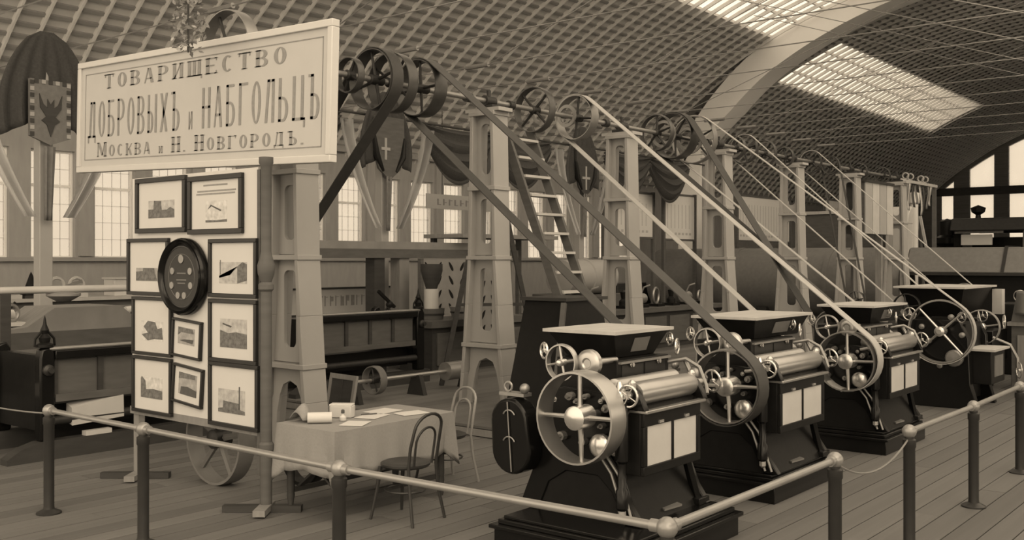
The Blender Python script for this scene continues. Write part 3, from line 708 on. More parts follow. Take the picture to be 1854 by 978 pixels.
for x in (.25, .6): MB().box(x-.02, x+.02, .05, .92, -.04, .0).build('bracket', IRON, sg)
sg.location = (-9.37, 6.08, 3.74); sg.rotation_euler = (0, radians(1.9), 0)

# ================================================================== PICTURE BOARD
DY = 5.22
bd = thing('display_board', 'tall pale notice board on feet, covered with framed pictures', 'display board', (-8.0, DY, 0))
MB().box(-9.0, -7.02, DY, DY+.025, .70, 2.90).build('panel', PAPER, bd)
MB().box(-9.04, -7.0, DY, DY+.045, .63, .70).build('bottom_rail', WOOD, bd)
MB().box(-9.02, -8.93, DY+.025, DY+.09, .05, 2.9).build('upright', WOOD, bd)
tp = MB(); tp.lathe((-6.94, DY+.02, .05), (0,0,1), [(.05,0),(.05,.45),(.065,.47),(.065,.52),(.05,.54),(.048,1.80),(.065,1.82),(.065,1.86),(.045,1.88),(.07,1.95),(.075,2.02),(.05,2.1),(.045,2.14),(.045,2.85),(.06,2.88),(.06,2.93)], 16)
tp.build('turned_post', WOODM, bd); MB().box(-7.03, -6.99, DY-.005, DY+.06, .3, 2.88).build('upright', WOODM, bd)
for x, y in ((-8.97, DY+.05), (-6.94, DY+.02)):
    d = Vector((.775,.632,0)); q = Vector((x, y, .03))
    MB().bar(q-d*.36, q+d*.30, .08, .055).build('foot', WOODD, bd); e_ = Vector((.632,-.775,0)); MB().bar(q-e_*.12+Vector((0,0,.012)), q+e_*.25+Vector((0,0,.012)), .10, .05).build('foot', WOOD, bd)

FR = [ # label, x0,x1,z0,z1, bar, print rect (0..1), ground level, shapes, roll
 ('framed picture of a wide factory with a tower, top left of the board', -8.90,-8.06,2.37,2.89,.045,(.22,.22,.80,.60),[[(.0,.0),(1,.0),(1,.45),(.85,.6),(.72,.45),(.52,.45),(.5,.95),(.22,1.0),(.2,.5),(0,.5)]],0),
 ('framed picture with printed heading lines, top right of the board', -8.02,-7.21,2.345,2.865,.045,(.30,.14,.74,.58),[[(0,0),(1,0),(1,.12),(.5,.08),(0,.1)],[(.1,.6),(.25,.82),(.75,.55),(.7,.5),(.28,.74)]],0),
 ('framed picture of a low dark block, left of the oval plaque', -9.05,-8.34,1.78,2.32,.035,(.17,.22,.75,.48),[[(0,0),(1,0),(.88,.6),(.85,1),(.35,1),(.33,.75),(0,.7)]],0),
 ('framed picture of a tall building in perspective, right of the oval plaque', -7.70,-7.01,1.79,2.30,.035,(.18,.20,.82,.62),[[(0,.35),(.45,.45),(.48,.55),(.66,.75),(.66,.0),(1,.15),(1,.9),(.85,1),(.66,.8),(.4,.6),(.4,.4),(0,.25)],[(.03,.4),(.05,.4),(.05,1.1),(.03,1.1)]],0),
 ('framed picture of a round tree, below and left of the plaque', -8.96,-8.29,1.215,1.765,.03,(.20,.22,.80,.60),[[(.0,.3),(.3,.4),(.1,.7),(.3,1),(.65,.95),(.75,.6),(.95,.7),(1,.1),(.6,.1),(.3,.0)]],0),
 ('small upper framed print hanging crooked below the oval plaque', -8.28,-7.82,1.225,1.575,.022,(.15,.32,.78,.82),[[(0,1),(.9,.95),(.95,.7),(.2,.7),(0,.5)],[(.1,.2),(.9,.1),(.95,.35),(.4,.3)]],4),
 ('framed picture of yards and roofs, below and right of the plaque', -7.70,-7.01,1.225,1.775,.035,(.20,.20,.82,.72),[[(0,0),(1,0),(1,.5),(.6,.55),(.3,.5),(0,.6)],[(.1,.85),(.45,.75),(.4,.7),(.1,.8)]],0),
 ('framed picture of a dark gable and lane, bottom left of the board', -8.96,-8.29,.665,1.20,.03,(.18,.24,.78,.66),[[(0,0),(1,0),(1,.4),(.6,.45),(.25,.4),(.22,.8),(.05,1),(0,.9)]],0),
 ('small lower framed print hanging crooked at the bottom of the board', -8.27,-7.80,.80,1.155,.022,(.15,.20,.82,.84),[[(0,1),(.9,1),(.9,.8),(.3,.75),(0,.7)],[(.1,.0),(1,.0),(1,.3),(.5,.4),(.15,.35)]],5),
 ('framed picture of a factory with a tall chimney, bottom right of the board', -7.70,-6.99,.665,1.225,.035,(.15,.18,.75,.60),[[(0,0),(1,.0),(1,.15),(.8,.2),(.78,.45),(.2,.5),(.18,.2),(0,.15)],[(.78,.2),(.82,.2),(.82,1.15),(.78,1.15)]],0)]
for k, (lab, x0, x1, z0, z1, br, (a0, b0, a1, b1), shp, roll) in enumerate(FR):
    cx, cz = (x0+x1)/2, (z0+z1)/2; w_, h_ = (x1-x0)/2, (z1-z0)/2
    t = thing('picture_frame', lab, 'picture', (0,0,0), 'framed pictures on the notice board')
    for q in ((-w_,w_,h_-br,h_),(-w_,w_,-h_,-h_+br),(-w_,-w_+br,-h_+br,h_-br),(w_-br,w_,-h_+br,h_-br)):
        MB().box(q[0], q[1], -.035, 0, q[2], q[3]).build('frame_bar', FRAME, t, bevel=.004)
    iw, ih = w_-br, h_-br
    MB().box(-iw, iw, -.012, 0, -ih, ih).build('mount', PAPER, t)
    U = lambda a: -iw+2*iw*a
    V = lambda b: -ih+2*ih*b
    pr = MB().box(U(a0), U(a1), -.014, -.011, V(b0), V(b1)).build('print', mat('sky_print_%d' % (k % 3), (.36,.48,.28)[k % 3], .85, var=.55, scale=22), t)
    for i, s in enumerate(shp):
        MB().prism([(U(a0+(a1-a0)*p), V(b0+(b1-b0)*q)) for p, q in s], 'y', -.0155, -.0135).build('printed_shape', PRINT if i == 0 else INKD, pr)
    if k == 1:
        for a, b, z in ((.25,.75,.90),(.12,.92,.78),(.10,.90,.72)): MB().box(U(a), U(b), -.014, -.011, V(z)-.006, V(z)+.008).build('heading_line', INK, t)
    t.location = (cx, DY-.002, cz); t.rotation_euler = (0, radians(roll), 0)
pq = thing('oval_plaque', 'dark oval medal plaque in a deep moulded frame at the centre of the board', 'plaque', (0,0,0))
def oval(mb, rx, rz, prof, n=44):
    vs = []
    for off, y in prof: vs += [((rx+off)*cos(2*pi*i/n), y, (rz+off)*sin(2*pi*i/n)) for i in range(n)]
    k = len(prof); mb.add(vs, [(j*n+i, j*n+(i+1) % n, (j+1)*n+(i+1) % n, (j+1)*n+i) for j in range(k-1) for i in range(n)]); return mb
oval(MB(), .30, .29, [(.06,0),(.06,-.05),(.045,-.075),(.03,-.06),(.02,-.085),(.0,-.07),(-.01,-.05),(-.02,-.05)]).build('oval_frame', BLACK, pq)
mm = MB(); n = 44; mm.add([(.29*cos(2*pi*i/n), -.045, .28*sin(2*pi*i/n)) for i in range(n)]+[(.29*cos(2*pi*i/n), -.02, .28*sin(2*pi*i/n)) for i in range(n)], [tuple(range(n)), tuple(range(2*n-1, n-1, -1))]+[(i, (i+1) % n, n+(i+1) % n, n+i) for i in range(n)]); mm.build('ground', mat('dark_velvet', .035, .9), pq)
for x, z in ((0,.16),(-.14,.05),(.14,.05),(-.15,-.08),(.15,-.08),(-.05,-.17),(.05,-.17)): MB().cyl((x,-.045,z),(x,-.055,z), .032 if z < .15 else .04, n=14).build('medal', STEELD, pq)
for z, w_ in ((.03,.07),(-.03,.08),(-.06,.06)): MB().box(-w_, w_, -.049, -.045, z-.006, z+.006).build('inscription', IRONL, pq)
MB().torus((0,-.046,0), (0,1,0), .205, .003, 36, 5).build('ring', IRONL, pq)
pq.location = (-8.06, DY-.02, 1.965)

# ================================================================== TABLE AND CHAIRS
TX0, TX1, TY0, TY1, TZ = -6.86, -6.14, 5.30, 6.68, .74
tb = thing('writing_table', 'wooden trestle table standing under the pale cloth', 'table', ((TX0+TX1)/2, (TY0+TY1)/2, 0))
MB().box(TX0+.01, TX1-.01, TY0+.01, TY1-.01, TZ-.03, TZ).build('table_top', WOODD, tb)
for x in (TX0+.07, TX1-.07):
    for y in (TY0+.08, TY1-.08):
        MB().lathe((x, y, 0), (0,0,1), [(.018,0),(.028,.03),(.022,.06),(.034,.14),(.03,.18),(.034,.2),(.03,.6),(.035,.71)], 12).build('leg', WOODD, tb)
for x in (TX0+.07, TX1-.07): MB().box(x-.015, x+.015, TY0+.08, TY1-.08, .16, .20).build('stretcher', WOODD, tb)
MB().bar((TX0+.07, TY0+.12, .62), (TX1-.07, TY0+.14, .2), .06, .02).build('brace', WOODD, tb)
MB().bar((TX1-.07, TY0+.16, .62), (TX0+.07, TY0+.18, .2), .06, .02).build('brace', WOODD, tb)
per = []; nx, ny = 16, 28
for i in range(nx): per.append((TX0+(TX1-TX0)*i/nx, TY0, 0, i/nx))
for i in range(ny): per.append((TX1, TY0+(TY1-TY0)*i/ny, 1, i/ny))
for i in range(nx): per.append((TX1-(TX1-TX0)*i/nx, TY1, 2, i/nx))
for i in range(ny): per.append((TX0, TY1-(TY1-TY0)*i/ny, 3, i/ny))
cm = MB(); N_ = len(per); rows = 8; vs = []
NRM = [(0,-1),(1,0),(0,1),(-1,0)]
for r in range(rows+1):
    f = r/rows
    for i, (x, y, s, u) in enumerate(per):
        L_ = (nx, ny, nx, ny)[s]; du = min(u, 1-u)*L_; corner = max(0, 1-du/2.6)
        n1 = NRM[s]; n0 = NRM[s-1] if u < .5 else NRM[(s+1) % 4]
        k = .5 if u == 0 else 0
        nxv, nyv = n1[0]*(1-k)+n0[0]*k, n1[1]*(1-k)+n0[1]*k
        wav = .012*sin(i*1.35)*f + .006*sin(i*.7+1)*f
        out = .012+.02*f+wav+.05*f*(corner**3)-.045*f*(corner > .2 and corner < .95)
        drop = .36+.02*sin(i*.55)+.13*corner**2
        zz = TZ+.008-drop*f if r else TZ+.008
        vs.append((x+nxv*out, y+nyv*out, zz))
cm.add(vs, [(r*N_+i, r*N_+(i+1) % N_, (r+1)*N_+(i+1) % N_, (r+1)*N_+i) for r in range(rows) for i in range(N_)])
o = len(cm.v); cm.v += [((TX0+TX1)/2, (TY0+TY1)/2, TZ+.009)]; cm.f += [(i, (i+1) % N_, o) for i in range(N_)]
tag(cm.build('table_cloth', CLOTH, None, ((TX0+TX1)/2, (TY0+TY1)/2, TZ), solid=.004), 'pale cloth draped over the table with folded corners', 'tablecloth')
ZT = TZ+.014
tag(MB().lathe((-6.62, 5.42, ZT+.045), (.5,.55,-.0), [(.012,0),(.045,0),(.045,.2),(.012,.2),(.012,0)], 18, True).build('paper_roll', PAPER, None, (-6.6,5.5,ZT)), 'short white paper roll near the left end of the table', 'paper roll')
hb = MB(); hb.grid(lambda u, v: (-6.84+.02*sin(v*5)+.18*u, 5.40+.16*v, ZT+.02+.13*sin(pi*u)*sin(pi*(.15+.8*v))), 10, 8)
tag(hb.build('folded_cloth', CLOTH, None, (-6.8,5.5,ZT), solid=.006), 'crumpled grey cloth lying behind the paper roll', 'cloth')
ib = MB(); ib.prism([(-.09,-.06),(.09,-.06),(.11,-.03),(.11,.03),(.09,.06),(-.09,.06),(-.11,.03),(-.11,-.03)], 'z', 0, .10); t = thing('inkstand', 'white block-shaped inkstand on the table', 'inkstand', (0,0,0))
ib.build('block', WHITE, t, bevel=.006); MB().box(-.10,.10,-.055,.055,.10,.115).build('cover', PAPER, t, bevel=.004); t.location = (-6.66, 5.83, ZT); t.rotation_euler = (0,0,radians(35))
t = thing('ink_bottle', 'little ink bottle in front of the white inkstand', 'bottle', (0,0,0))
MB().lathe((0,0,0), (0,0,1), [(.028,0),(.03,.005),(.03,.03),(.012,.045),(.012,.06)], 14).build('bottle_body', PAPER, t); MB().lathe((0,0,.06), (0,0,1), [(.012,0),(.015,.005),(.014,.03),(.005,.035)], 10).build('stopper', INKD, t); t.location = (-6.50, 5.70, ZT)
tag(MB().bar((-6.58,5.98,ZT+.008), (-6.52,6.11,ZT+.008), .012, .012).build('pencil', INKD, None, (-6.6,6,ZT)), 'dark pencil lying on the table papers', 'pencil')
for x, y, a, w_, h_, lab in ((-6.48,6.02,.3,.2,.28,'sheet of paper under the dark pencil'),(-6.62,6.28,.1,.22,.3,'sheet of paper lying behind the pencil'),(-6.34,6.36,-.2,.2,.28,'sheet of paper nearest the far table end'),(-6.30,5.66,.5,.2,.24,'sheet of paper near the front table corner')):
    m = MB(); c_, s_ = cos(a), sin(a)
    m.prism([(x+p*c_-q*s_, y+p*s_+q*c_) for p, q in ((-w_/2,-h_/2),(w_/2,-h_/2),(w_/2,h_/2),(-w_/2,h_/2))], 'z', ZT, ZT+.003)
    tag(m.build('paper_sheet', PAPER, None, (x, y, ZT)), lab, 'paper', 'papers on the table')

def chair(label, loc, rz, m=BENT, m2=BENT):
    t = thing('bentwood_chair', label, 'chair', (0,0,0), 'bentwood chairs at the table')
    MB().lathe((0,0,.43), (0,0,1), [(.15,.012),(.19,.0),(.205,.015),(.205,.03),(.18,.04),(.1,.034),(.0001,.03)], 26).build('seat', m, t)
    for s in (-1, 1):
        MB().tube([(-.21,s*.19,0),(-.17,s*.155,.25),(-.15,s*.14,.43)], .014, 8, [.012,.015,.018]).build('leg', m, t)
    hoop = [(.25,-.20,0),(.20,-.175,.25),(.18,-.17,.45),(.205,-.175,.62),(.24,-.165,.76)]
    hoop += [(.24+.03*sin(pi*i/10), -.165*cos(pi*i/10), .76+.12*sin(pi*i/10)) for i in range(1, 10)]
    hoop += [(x, -y, z) for x, y, z in reversed(hoop[:5])]
    MB().tube(hoop, .013, 8).build('back_hoop', m2, t)
    inner = [(.185,-.11,.46),(.205,-.115,.60)]+[(.215+.03*sin(pi*i/10), -.115*cos(pi*i/10), .66+.11*sin(pi*i/10)) for i in range(11)]+[(.205,.115,.60),(.185,.11,.46)]
    MB().tube(inner, .010, 8).build('inner_hoop', m2, t)
    MB().torus((0,0,.24), (0,0,1), .165, .009, 26, 6).build('leg_ring', m, t)
    t.location = loc; t.rotation_euler = (0,0,radians(rz)); return t
chair('dark bentwood chair drawn up to the long side of the table', (-5.88, 5.83, 0), 4)
chair('bentwood chair at the far end of the table, its pale hoop back showing', (-6.55, 7.02, 0), 80, BENT, BENTL)

# things lying about behind the board and table
t = thing('loose_pulley', 'large loose spoked pulley standing on the floor behind the notice board', 'pulley', (-8.15, 5.62, 0))
spoked(t, (-8.15, 5.62, .43), .43, .17, 5, IRONL, IRONL, IRON, thick=.025, hubr=.09, rot=.2, name='rim', sp=.03)
t = thing('loose_gear', 'dark iron wheel on the floor behind the table end', 'wheel', (-7.5, 6.1, 0))
spoked(t, (-7.5, 6.1, .28), .28, .12, 4, BLACK2, BLACK2, IRON, thick=.03, hubr=.06, rot=.6, name='rim', sp=.025)
t = thing('leaning_panel', 'dark framed panel leaning behind the far side of the table', 'panel', (0,0,0))
for q in ((-.27,.27,.68,.74),(-.27,.27,0,.06),(-.27,-.22,.06,.68),(.22,.27,.06,.68)): MB().box(q[0],q[1],0,.035,q[2],q[3]).build('frame_bar', WOOD, t)
MB().box(-.22,.22,.01,.025,.06,.68).build('board', WOODD, t); MB().box(-.02,.02,.0,.01,.06,.68).build('batten', WOODD, t); MB().bar((0,.03,.6),(0,.30,.11),.03,.03).build('prop', WOODD, t)
t.location = (-9.3, 8.02, 0.0); t.rotation_euler = (radians(-10), 0, radians(-6))

# ================================================================== MACHINES AT THE LEFT
def sifter(label, X0, Y0, L, zb, dep=1.1, panels=4, light=True):
    t = thing('sifting_machine', label, 'machine', (X0-dep/2, Y0+L/2, zb))
    b = MB(); b.prism([(Y0-.35, zb), (Y0-.35, zb+.06), (Y0-.2, zb+.15), (Y0-.02, zb+.2), (Y0+L+.1, zb+.2), (Y0+L+.1, zb)], 'x', X0-.10, X0+.06)
    b.build('skid', WOODD, t); MB().box(X0-dep, X0-dep+.14, Y0-.3, Y0+L+.1, zb, zb+.2).build('skid', WOODD, t)
    for y in (Y0, Y0+L-.16):
        m = MB(); pr = [(y, zb+.2), (y+.16, zb+.2), (y+.16, zb+1.12), (y+.12, zb+1.2), (y+.02, zb+1.17), (y, zb+1.08)]
        m.prism(pr, 'x', X0-.10, X0+.04); m.build('end_column', BLACK, t, bevel=.02)
        m = MB(); m.prism(pr, 'x', X0-dep, X0-dep+.12); m.build('end_column', BLACK, t, bevel=.02)
        yc = y+.08
        f = MB(); f.lathe((X0-.03, yc, zb+1.19), (0,0,1), [(.09,0),(.09,.03),(.05,.05),(.06,.1),(.03,.14),(.045,.18),(.02,.24),(.012,.30),(.0001,.34)], 12); f.build('finial', BLACK2, t)
        for s in (-1, 1): MB().tube([(X0-.03, yc+s*.11, zb+1.2), (X0-.03, yc+s*.10, zb+1.28), (X0-.03, yc+s*.03, zb+1.36)], .014, 6).build('scroll', BLACK2, t)
        MB().lathe((X0+.04, yc, zb+.95), (1,0,0), [(.06,0),(.06,.03),(.03,.05),(.03,.09)], 14).build('bearing', IRON, t)
        MB().box(X0-dep+.1, X0-.1, y+.03, y+.13, zb+.3, zb+1.1).build('end_panel', BLACK2, t)
    MB().box(X0-.06, X0+.05, Y0+.16, Y0+L-.16, zb+1.06, zb+1.15).build('top_beam', BLACK, t, bevel=.01)
    MB().cyl((X0+.02, Y0+.1, zb+1.17), (X0+.02, Y0+L-.1, zb+1.17), .022, n=10).build('bright_bar', STEELD, t)
    yy0, yy1 = Y0+.18, Y0+L-.18
    for i in range(panels):
        a = yy0+(yy1-yy0)*i/panels; c = yy0+(yy1-yy0)*(i+1)/panels
        MB().box(X0-.06, X0-.03, a+.03, c-.03, zb+.68, zb+1.04).build('wood_panel', WOODM, t)
        MB().box(X0-.06, X0+.0, a-.03, a+.03, zb+.64, zb+1.06).build('stile', WOODD, t)
    MB().box(X0-.06, X0+.01, yy0, yy1, zb+.60, zb+.68).build('lower_rail', WOODM, t)
    MB().box(X0-dep, X0-.06, Y0+.1, Y0+L-.1, zb+1.02, zb+1.08).build('table', WOODM, t)
    MB().box(X0-dep+.1, X0-.2, Y0+.16, Y0+L-.16, zb+.28, zb+.55).build('trough', BLACK2, t)
    MB().cyl((X0-.02, Y0+.1, zb+.40), (X0-.02, Y0+L-.1, zb+.40), .05, n=12).build('roller', IRON, t)
    if light:
        MB().hexa([(X0-.1,Y0+.35,zb+.36),(X0+.03,Y0+.35,zb+.33),(X0+.03,Y0+.95,zb+.36),(X0-.1,Y0+.95,zb+.40)], [(X0-.1,Y0+.35,zb+.56),(X0+.02,Y0+.35,zb+.52),(X0+.02,Y0+.95,zb+.6),(X0-.1,Y0+.95,zb+.62)]).build('pale_chute', WOODL, t)
        MB().box(X0-.05, X0+.04, Y0+.5, Y0+.8, zb+.20, zb+.25).build('pale_block', WHITE, t)
    return t
sifter('black sifting machine with wooden panels left of the picture board', -10.55, 5.05, 2.4, 0, panels=4)
sifter('black sifting machine with finials standing behind the low drive shaft', -11.5, 9.5, 2.3, .13, panels=4, light=False)
t = thing('low_shaft', 'low bright drive shaft with pulley and drum behind the table', 'drive shaft', (-10.45, 10.3, .13))
MB().cyl((-10.45, 9.2, .42), (-10.45, 11.75, .42), .03, n=12).build('shaft', STEEL, t)
spoked(t, (-10.45, 9.75, .42), .20, .12, 4, IRONL, IRON, IRON, rot=.3)
MB().cyl((-10.45, 11.2, .42), (-10.45, 11.55, .42), .14, n=20).build('drum', STEELD, t)
for y in (9.35, 10.6, 11.7):
    m = MB(); m.prism([(-10.62,.13),(-10.28,.13),(-10.37,.42),(-10.53,.42)], 'y', y-.04, y+.04); m.build('bearing_stand', IRON, t)
# wooden hopper machine further back
t = thing('wooden_hopper', 'wooden hopper machine with a stepped trapezoid top behind the left machine', 'machine', (-13.1, 6.6, 0))
MB().box(-13.6, -12.7, 5.4, 8.4, .95, 1.2).build('trough', WOODM, t)
MB().prism([(5.75,1.2),(8.3,1.2),(8.25,1.24),(7.5,1.27),(7.2,1.5),(6.3,1.5),(5.95,1.27),(5.7,1.24)], 'x', -13.55, -12.72).build('trapezoid_top', WOOD, t)
MB().box(-13.64, -12.66, 5.35, 8.45, .91, .96).build('pale_edge', WOODL, t)
for x in (-13.5, -12.8):
    for y in (5.5, 6.9, 8.3): MB().box(x-.06, x+.06, y-.06, y+.06, 0, .93).build('leg', WOODM, t)
MB().box(-13.5, -12.8, 5.5, 8.3, .3, .75).build('inner_case', WOODD, t)
for i, (y, nm) in enumerate(((5.85,'little white winch'),(7.65,'little white engine'),(8.1,'little pale pump'))):
    t = thing('model', nm+' set on the wooden hopper machine behind the barrier', 'model', (-13.1, y, 1.275), 'small models on the hopper machine')
    zb_ = 1.275
    MB().box(-13.3,-12.9,y-.16,y+.16,zb_,zb_+.05).build('base', WHITE, t); MB().torus((-12.95,y,zb_+.16),(1,.2,0),.11,.02,18,6).build('wheel', STEELD, t)
    MB().cyl((-13.2,y-.1,zb_+.12),(-13.2,y+.14,zb_+.14),.06,n=12).build('cylinder', PAPER, t); MB().bar((-13.1,y-.1,zb_+.05),(-13.05,y+.1,zb_+.3),.03,.03).build('arm', BLACK2, t)
t = thing('plank_bench', 'low bench with pale boards at the left edge beside the sifting machine', 'bench', (-11.8, 3.9, 0))
MB().box(-12.2, -11.3, 3.0, 4.75, .62, .78).build('bench_top', WOODL, t); MB().box(-12.2, -11.3, 3.0, 4.75, .80, 1.12).build('crate', WOODM, t)
for x in (-12.1, -11.4):
    for y in (3.1, 4.6): MB().box(x-.05, x+.05, y-.05, y+.05, 0, .62).build('leg', WOODD, t)
MB().box(-12.2, -11.2, 3.0, 4.75, .30, .34).build('shelf', WOODD, t)
t = thing('barrier_rail', 'round timber barrier rail crossing behind the left machines', 'barrier', (-12.2, 6.4, 0))
MB().cyl((-12.2, 4.9, 1.75), (-12.2, 8.1, 1.75), .045, n=12).build('rail', WOODL, t)
for y in (5.42, 7.9): MB().box(-12.27, -12.13, y-.06, y+.06, 0, 1.71).build('post', WOODD, t)
MB().lathe((-12.2, 6.15, 1.60), (0,0,1), [(.08,0),(.2,.07),(.2,.10),(.05,.12)], 14).build('bracket', WOOD, t)

# exhibits along the window wall
t = thing('exhibit_counter', 'long pale counter under the windows at far left', 'counter', (-18.3, 10.0, 0))
MB().box(-18.7, -17.9, 7.45, 13.4, 1.36, 1.42).build('counter_top', WOODL, t); MB().box(-18.6, -18.0, 7.5, 13.3, 0, 1.36).build('counter_body', WOODM, t)
for i in range(7): MB().box(-18.0, -17.97, 7.55+i*.82, 8.25+i*.82, .2, 1.25).build('door', WOOD, t)
specs = [('dark conical model on the counter under the far left windows', 8.6, 'cone'), ('white wheeled model beside the dark cone', 9.25, 'wheel'), ('pale box model at the middle of the window counter', 10.4, 'box'), ('white ring-shaped casting near the notice board', 11.2, 'ring'), ('stack of white castings at the right end of the counter', 12.0, 'stack'), ('low white tray model at the left end of the counter', 7.95, 'tray')]
for lab, y, kd in specs:
    t = thing('model', lab, 'model', (-18.25, y, 1.42), 'models on the window counter'); x = -18.25; z = 1.42
    if kd == 'cone':
        MB().lathe((x,y,z), (0,0,1), [(.18,0),(.18,.08),(.14,.1),(.03,.42),(.0001,.48)], 10).build('cone', BLACK2, t); MB().box(x-.2,x+.2,y-.2,y+.2,z,z+.05).build('base', WOODD, t)
    elif kd == 'wheel':
        MB().box(x-.15,x+.15,y-.35,y+.35,z,z+.08).build('base', WHITE, t)
        for s in (-.18,.2): MB().torus((x,y+s,z+.22),(1,0,.0),.14,.03,20,6).build('wheel', WHITE, t)
        MB().bar((x,y-.3,z+.1),(x,y+.3,z+.3),.06,.06).build('arm', STEELD, t)
    elif kd == 'box':
        MB().box(x-.2,x+.2,y-.3,y+.3,z,z+.32).build('case', PAPER, t, bevel=.01); MB().box(x-.23,x+.23,y-.33,y+.33,z+.32,z+.36).build('lid', WHITE, t)
    elif kd == 'ring':
        MB().torus((x,y,z+.2),(1,.3,0),.16,.04,20,8).build('ring', WHITE, t); MB().box(x-.12,x+.12,y-.15,y+.15,z,z+.06).build('foot', PAPER, t)
    elif kd == 'stack':
        for i in range(4): MB().box(x-.2,x+.2,y-.35+.04*i,y+.3+.05*(i % 2),z+.1*i,z+.1*i+.07).build('slab', WHITE if i % 2 == 0 else STEELD, t)
    else:
        MB().box(x-.2,x+.2,y-.4,y+.4,z,z+.07).build('tray', WHITE, t); MB().ball((x,y+.15,z+.14),.08).build('knob', BLACK2, t)
t = thing('dark_stall', 'dark open stall at the left edge behind the barrier', 'stall', (-17.6, 6.6, 0))
MB().box(-18.1, -17.0, 5.6, 7.35, 1.88, 1.98).build('roof', PAINT, t); MB().box(-18.1, -18.0, 5.6, 7.35, 0, 1.9).build('back', WOODD, t)
for y in (5.65, 6.5, 7.3): MB().box(-17.1, -17.0, y-.05, y+.05, 0, 1.9).build('post', WOODM, t)
MB().box(-17.9, -17.1, 5.7, 7.2, .9, 1.5).build('cupboard', BLACK2, t)

# timber frame with tubs behind the second machine
t = thing('timber_frame', 'heavy timber frame with a broad horizontal beam in front of the windows', 'timber frame', (-14, 14, .13))
for z0, z1, y0, y1, mm in ((2.15,2.32,10.2,17.2,WOODM),(2.32,2.46,10.2,17.0,WOOD)): MB().box(-14.2, -13.85, y0, y1, z0, z1).build('beam', mm, t)
MB().box(-14.6, -13.5, 15.0, 18.2, 2.56, 2.64).build('upper_board', WOOD, t); MB().box(-14.5,-14.4,15.1,15.2,2.46,2.56).build('spacer', WOODD, t); MB().box(-14.5,-14.4,17.9,18.0,.13,2.56).build('post', WOODM, t)
for y, mm in ((10.3,WOODM),(13.1,WOODD),(13.75,WOOD),(16.9,WOODM)): MB().box(-14.15, -13.9, y-.13, y+.13, .13, 2.15).build('post', mm, t)
t = thing('white_sign', 'low white lettered board behind the machine with finials', 'sign', (-15.0, 13.2, .13))
MB().box(-15.03, -15.0, 11.9, 14.9, 1.08, 1.56).build('board', WHITE, t)
for z in (1.06, 1.56): MB().box(-15.05, -14.98, 11.85, 14.95, z-.015, z+.02).build('edge', WOODD, t)
random.seed(5)
for i in range(11):
    y = 12.42+i*.135
    MB().box(-15.0, -14.993, y, y+.025, 1.22, 1.42).build('letter_stroke', INK, t)
    MB().box(-15.0, -14.993, y+.03, y+.085, random.choice((1.22, 1.31, 1.39)), random.choice((1.40, 1.42))).build('letter_stroke', INK, t)
for y in (12.0, 14.8): MB().box(-15.1, -15.03, y-.04, y+.04, .0, 1.56).build('leg', WOODM, t)
t = thing('tripod_instrument', 'small black tripod device standing on the pale planks', 'instrument', (-13.3, 12.75, 1.0))
for dx, dy in ((.12,0),(-.08,.12),(-.08,-.14)): MB().tube([(-13.3+dx, 12.75+dy, 1.03), (-13.3, 12.75, 1.27)], .02, 6).build('leg', BLACK2, t)
MB().bar((-13.3,12.9,1.25),(-13.3,12.5,1.55),.05,.05).build('barrel', BLACK2, t); MB().ball((-13.3,12.78,1.3),.07).build('pivot', BLACK2, t)
t = thing('plank_stack', 'stack of pale planks on trestles under the tripod device', 'planks', (-13.3, 12.4, .13))
for i in range(4): MB().box(-13.55, -13.05, 11.3+.06*i, 13.3-.05*(i % 2), .85+.045*i, .89+.045*i).build('plank', WOODL, t)
for y in (11.6, 13.0): MB().box(-13.5, -13.1, y-.06, y+.06, .13, .85).build('trestle', WOODM, t)
t = thing('dark_cabinet', 'dark panelled cabinet carrying the wooden tubs', 'cabinet', (-12.6, 13.9, .13))
MB().box(-13.0, -12.2, 12.75, 15.4, .13, .92).build('body', WOODD, t); MB().box(-13.05, -12.12, 12.65, 15.5, .92, 1.04).build('top', WOODM, t)
for i in range(3): MB().box(-12.2, -12.17, 12.85+i*.86, 13.55+i*.86, .25, .82).build('door', WOODM, t)
for y, lab, R, mm in ((13.15,'narrow wooden tub with a pale cylinder rising from it',.24,WOODM),(14.1,'wider wooden tub on the dark cabinet, next to the second post',.32,WOOD)):
    t = thing('wooden_tub', lab, 'tub', (-12.6, y, 1.04), 'tubs on the cabinet')
    MB().lathe((-12.6, y, 1.04), (0,0,1), [(R*.88,0),(R,.2),(R-.03,.2),(R*.8,.05),(.0001,.05)], 20).build('staves', mm, t); MB().lathe((-12.6, y, 1.12), (0,0,1), [(R*.95,0),(R*.965,.0),(R*.975,.03),(R*.955,.03)], 20, True).build('hoop', IRON, t)
    if R < .3: MB().lathe((-12.6, y, 1.09), (0,0,1), [(.13,0),(.13,.5),(.0001,.5)], 16).build('cylinder', WHITE, t); MB().lathe((-12.6, y, 1.59), (0,0,1), [(.1,0),(.2,.32),(.2,.45),(.0001,.45)], 16).build('funnel', WOODD, t)
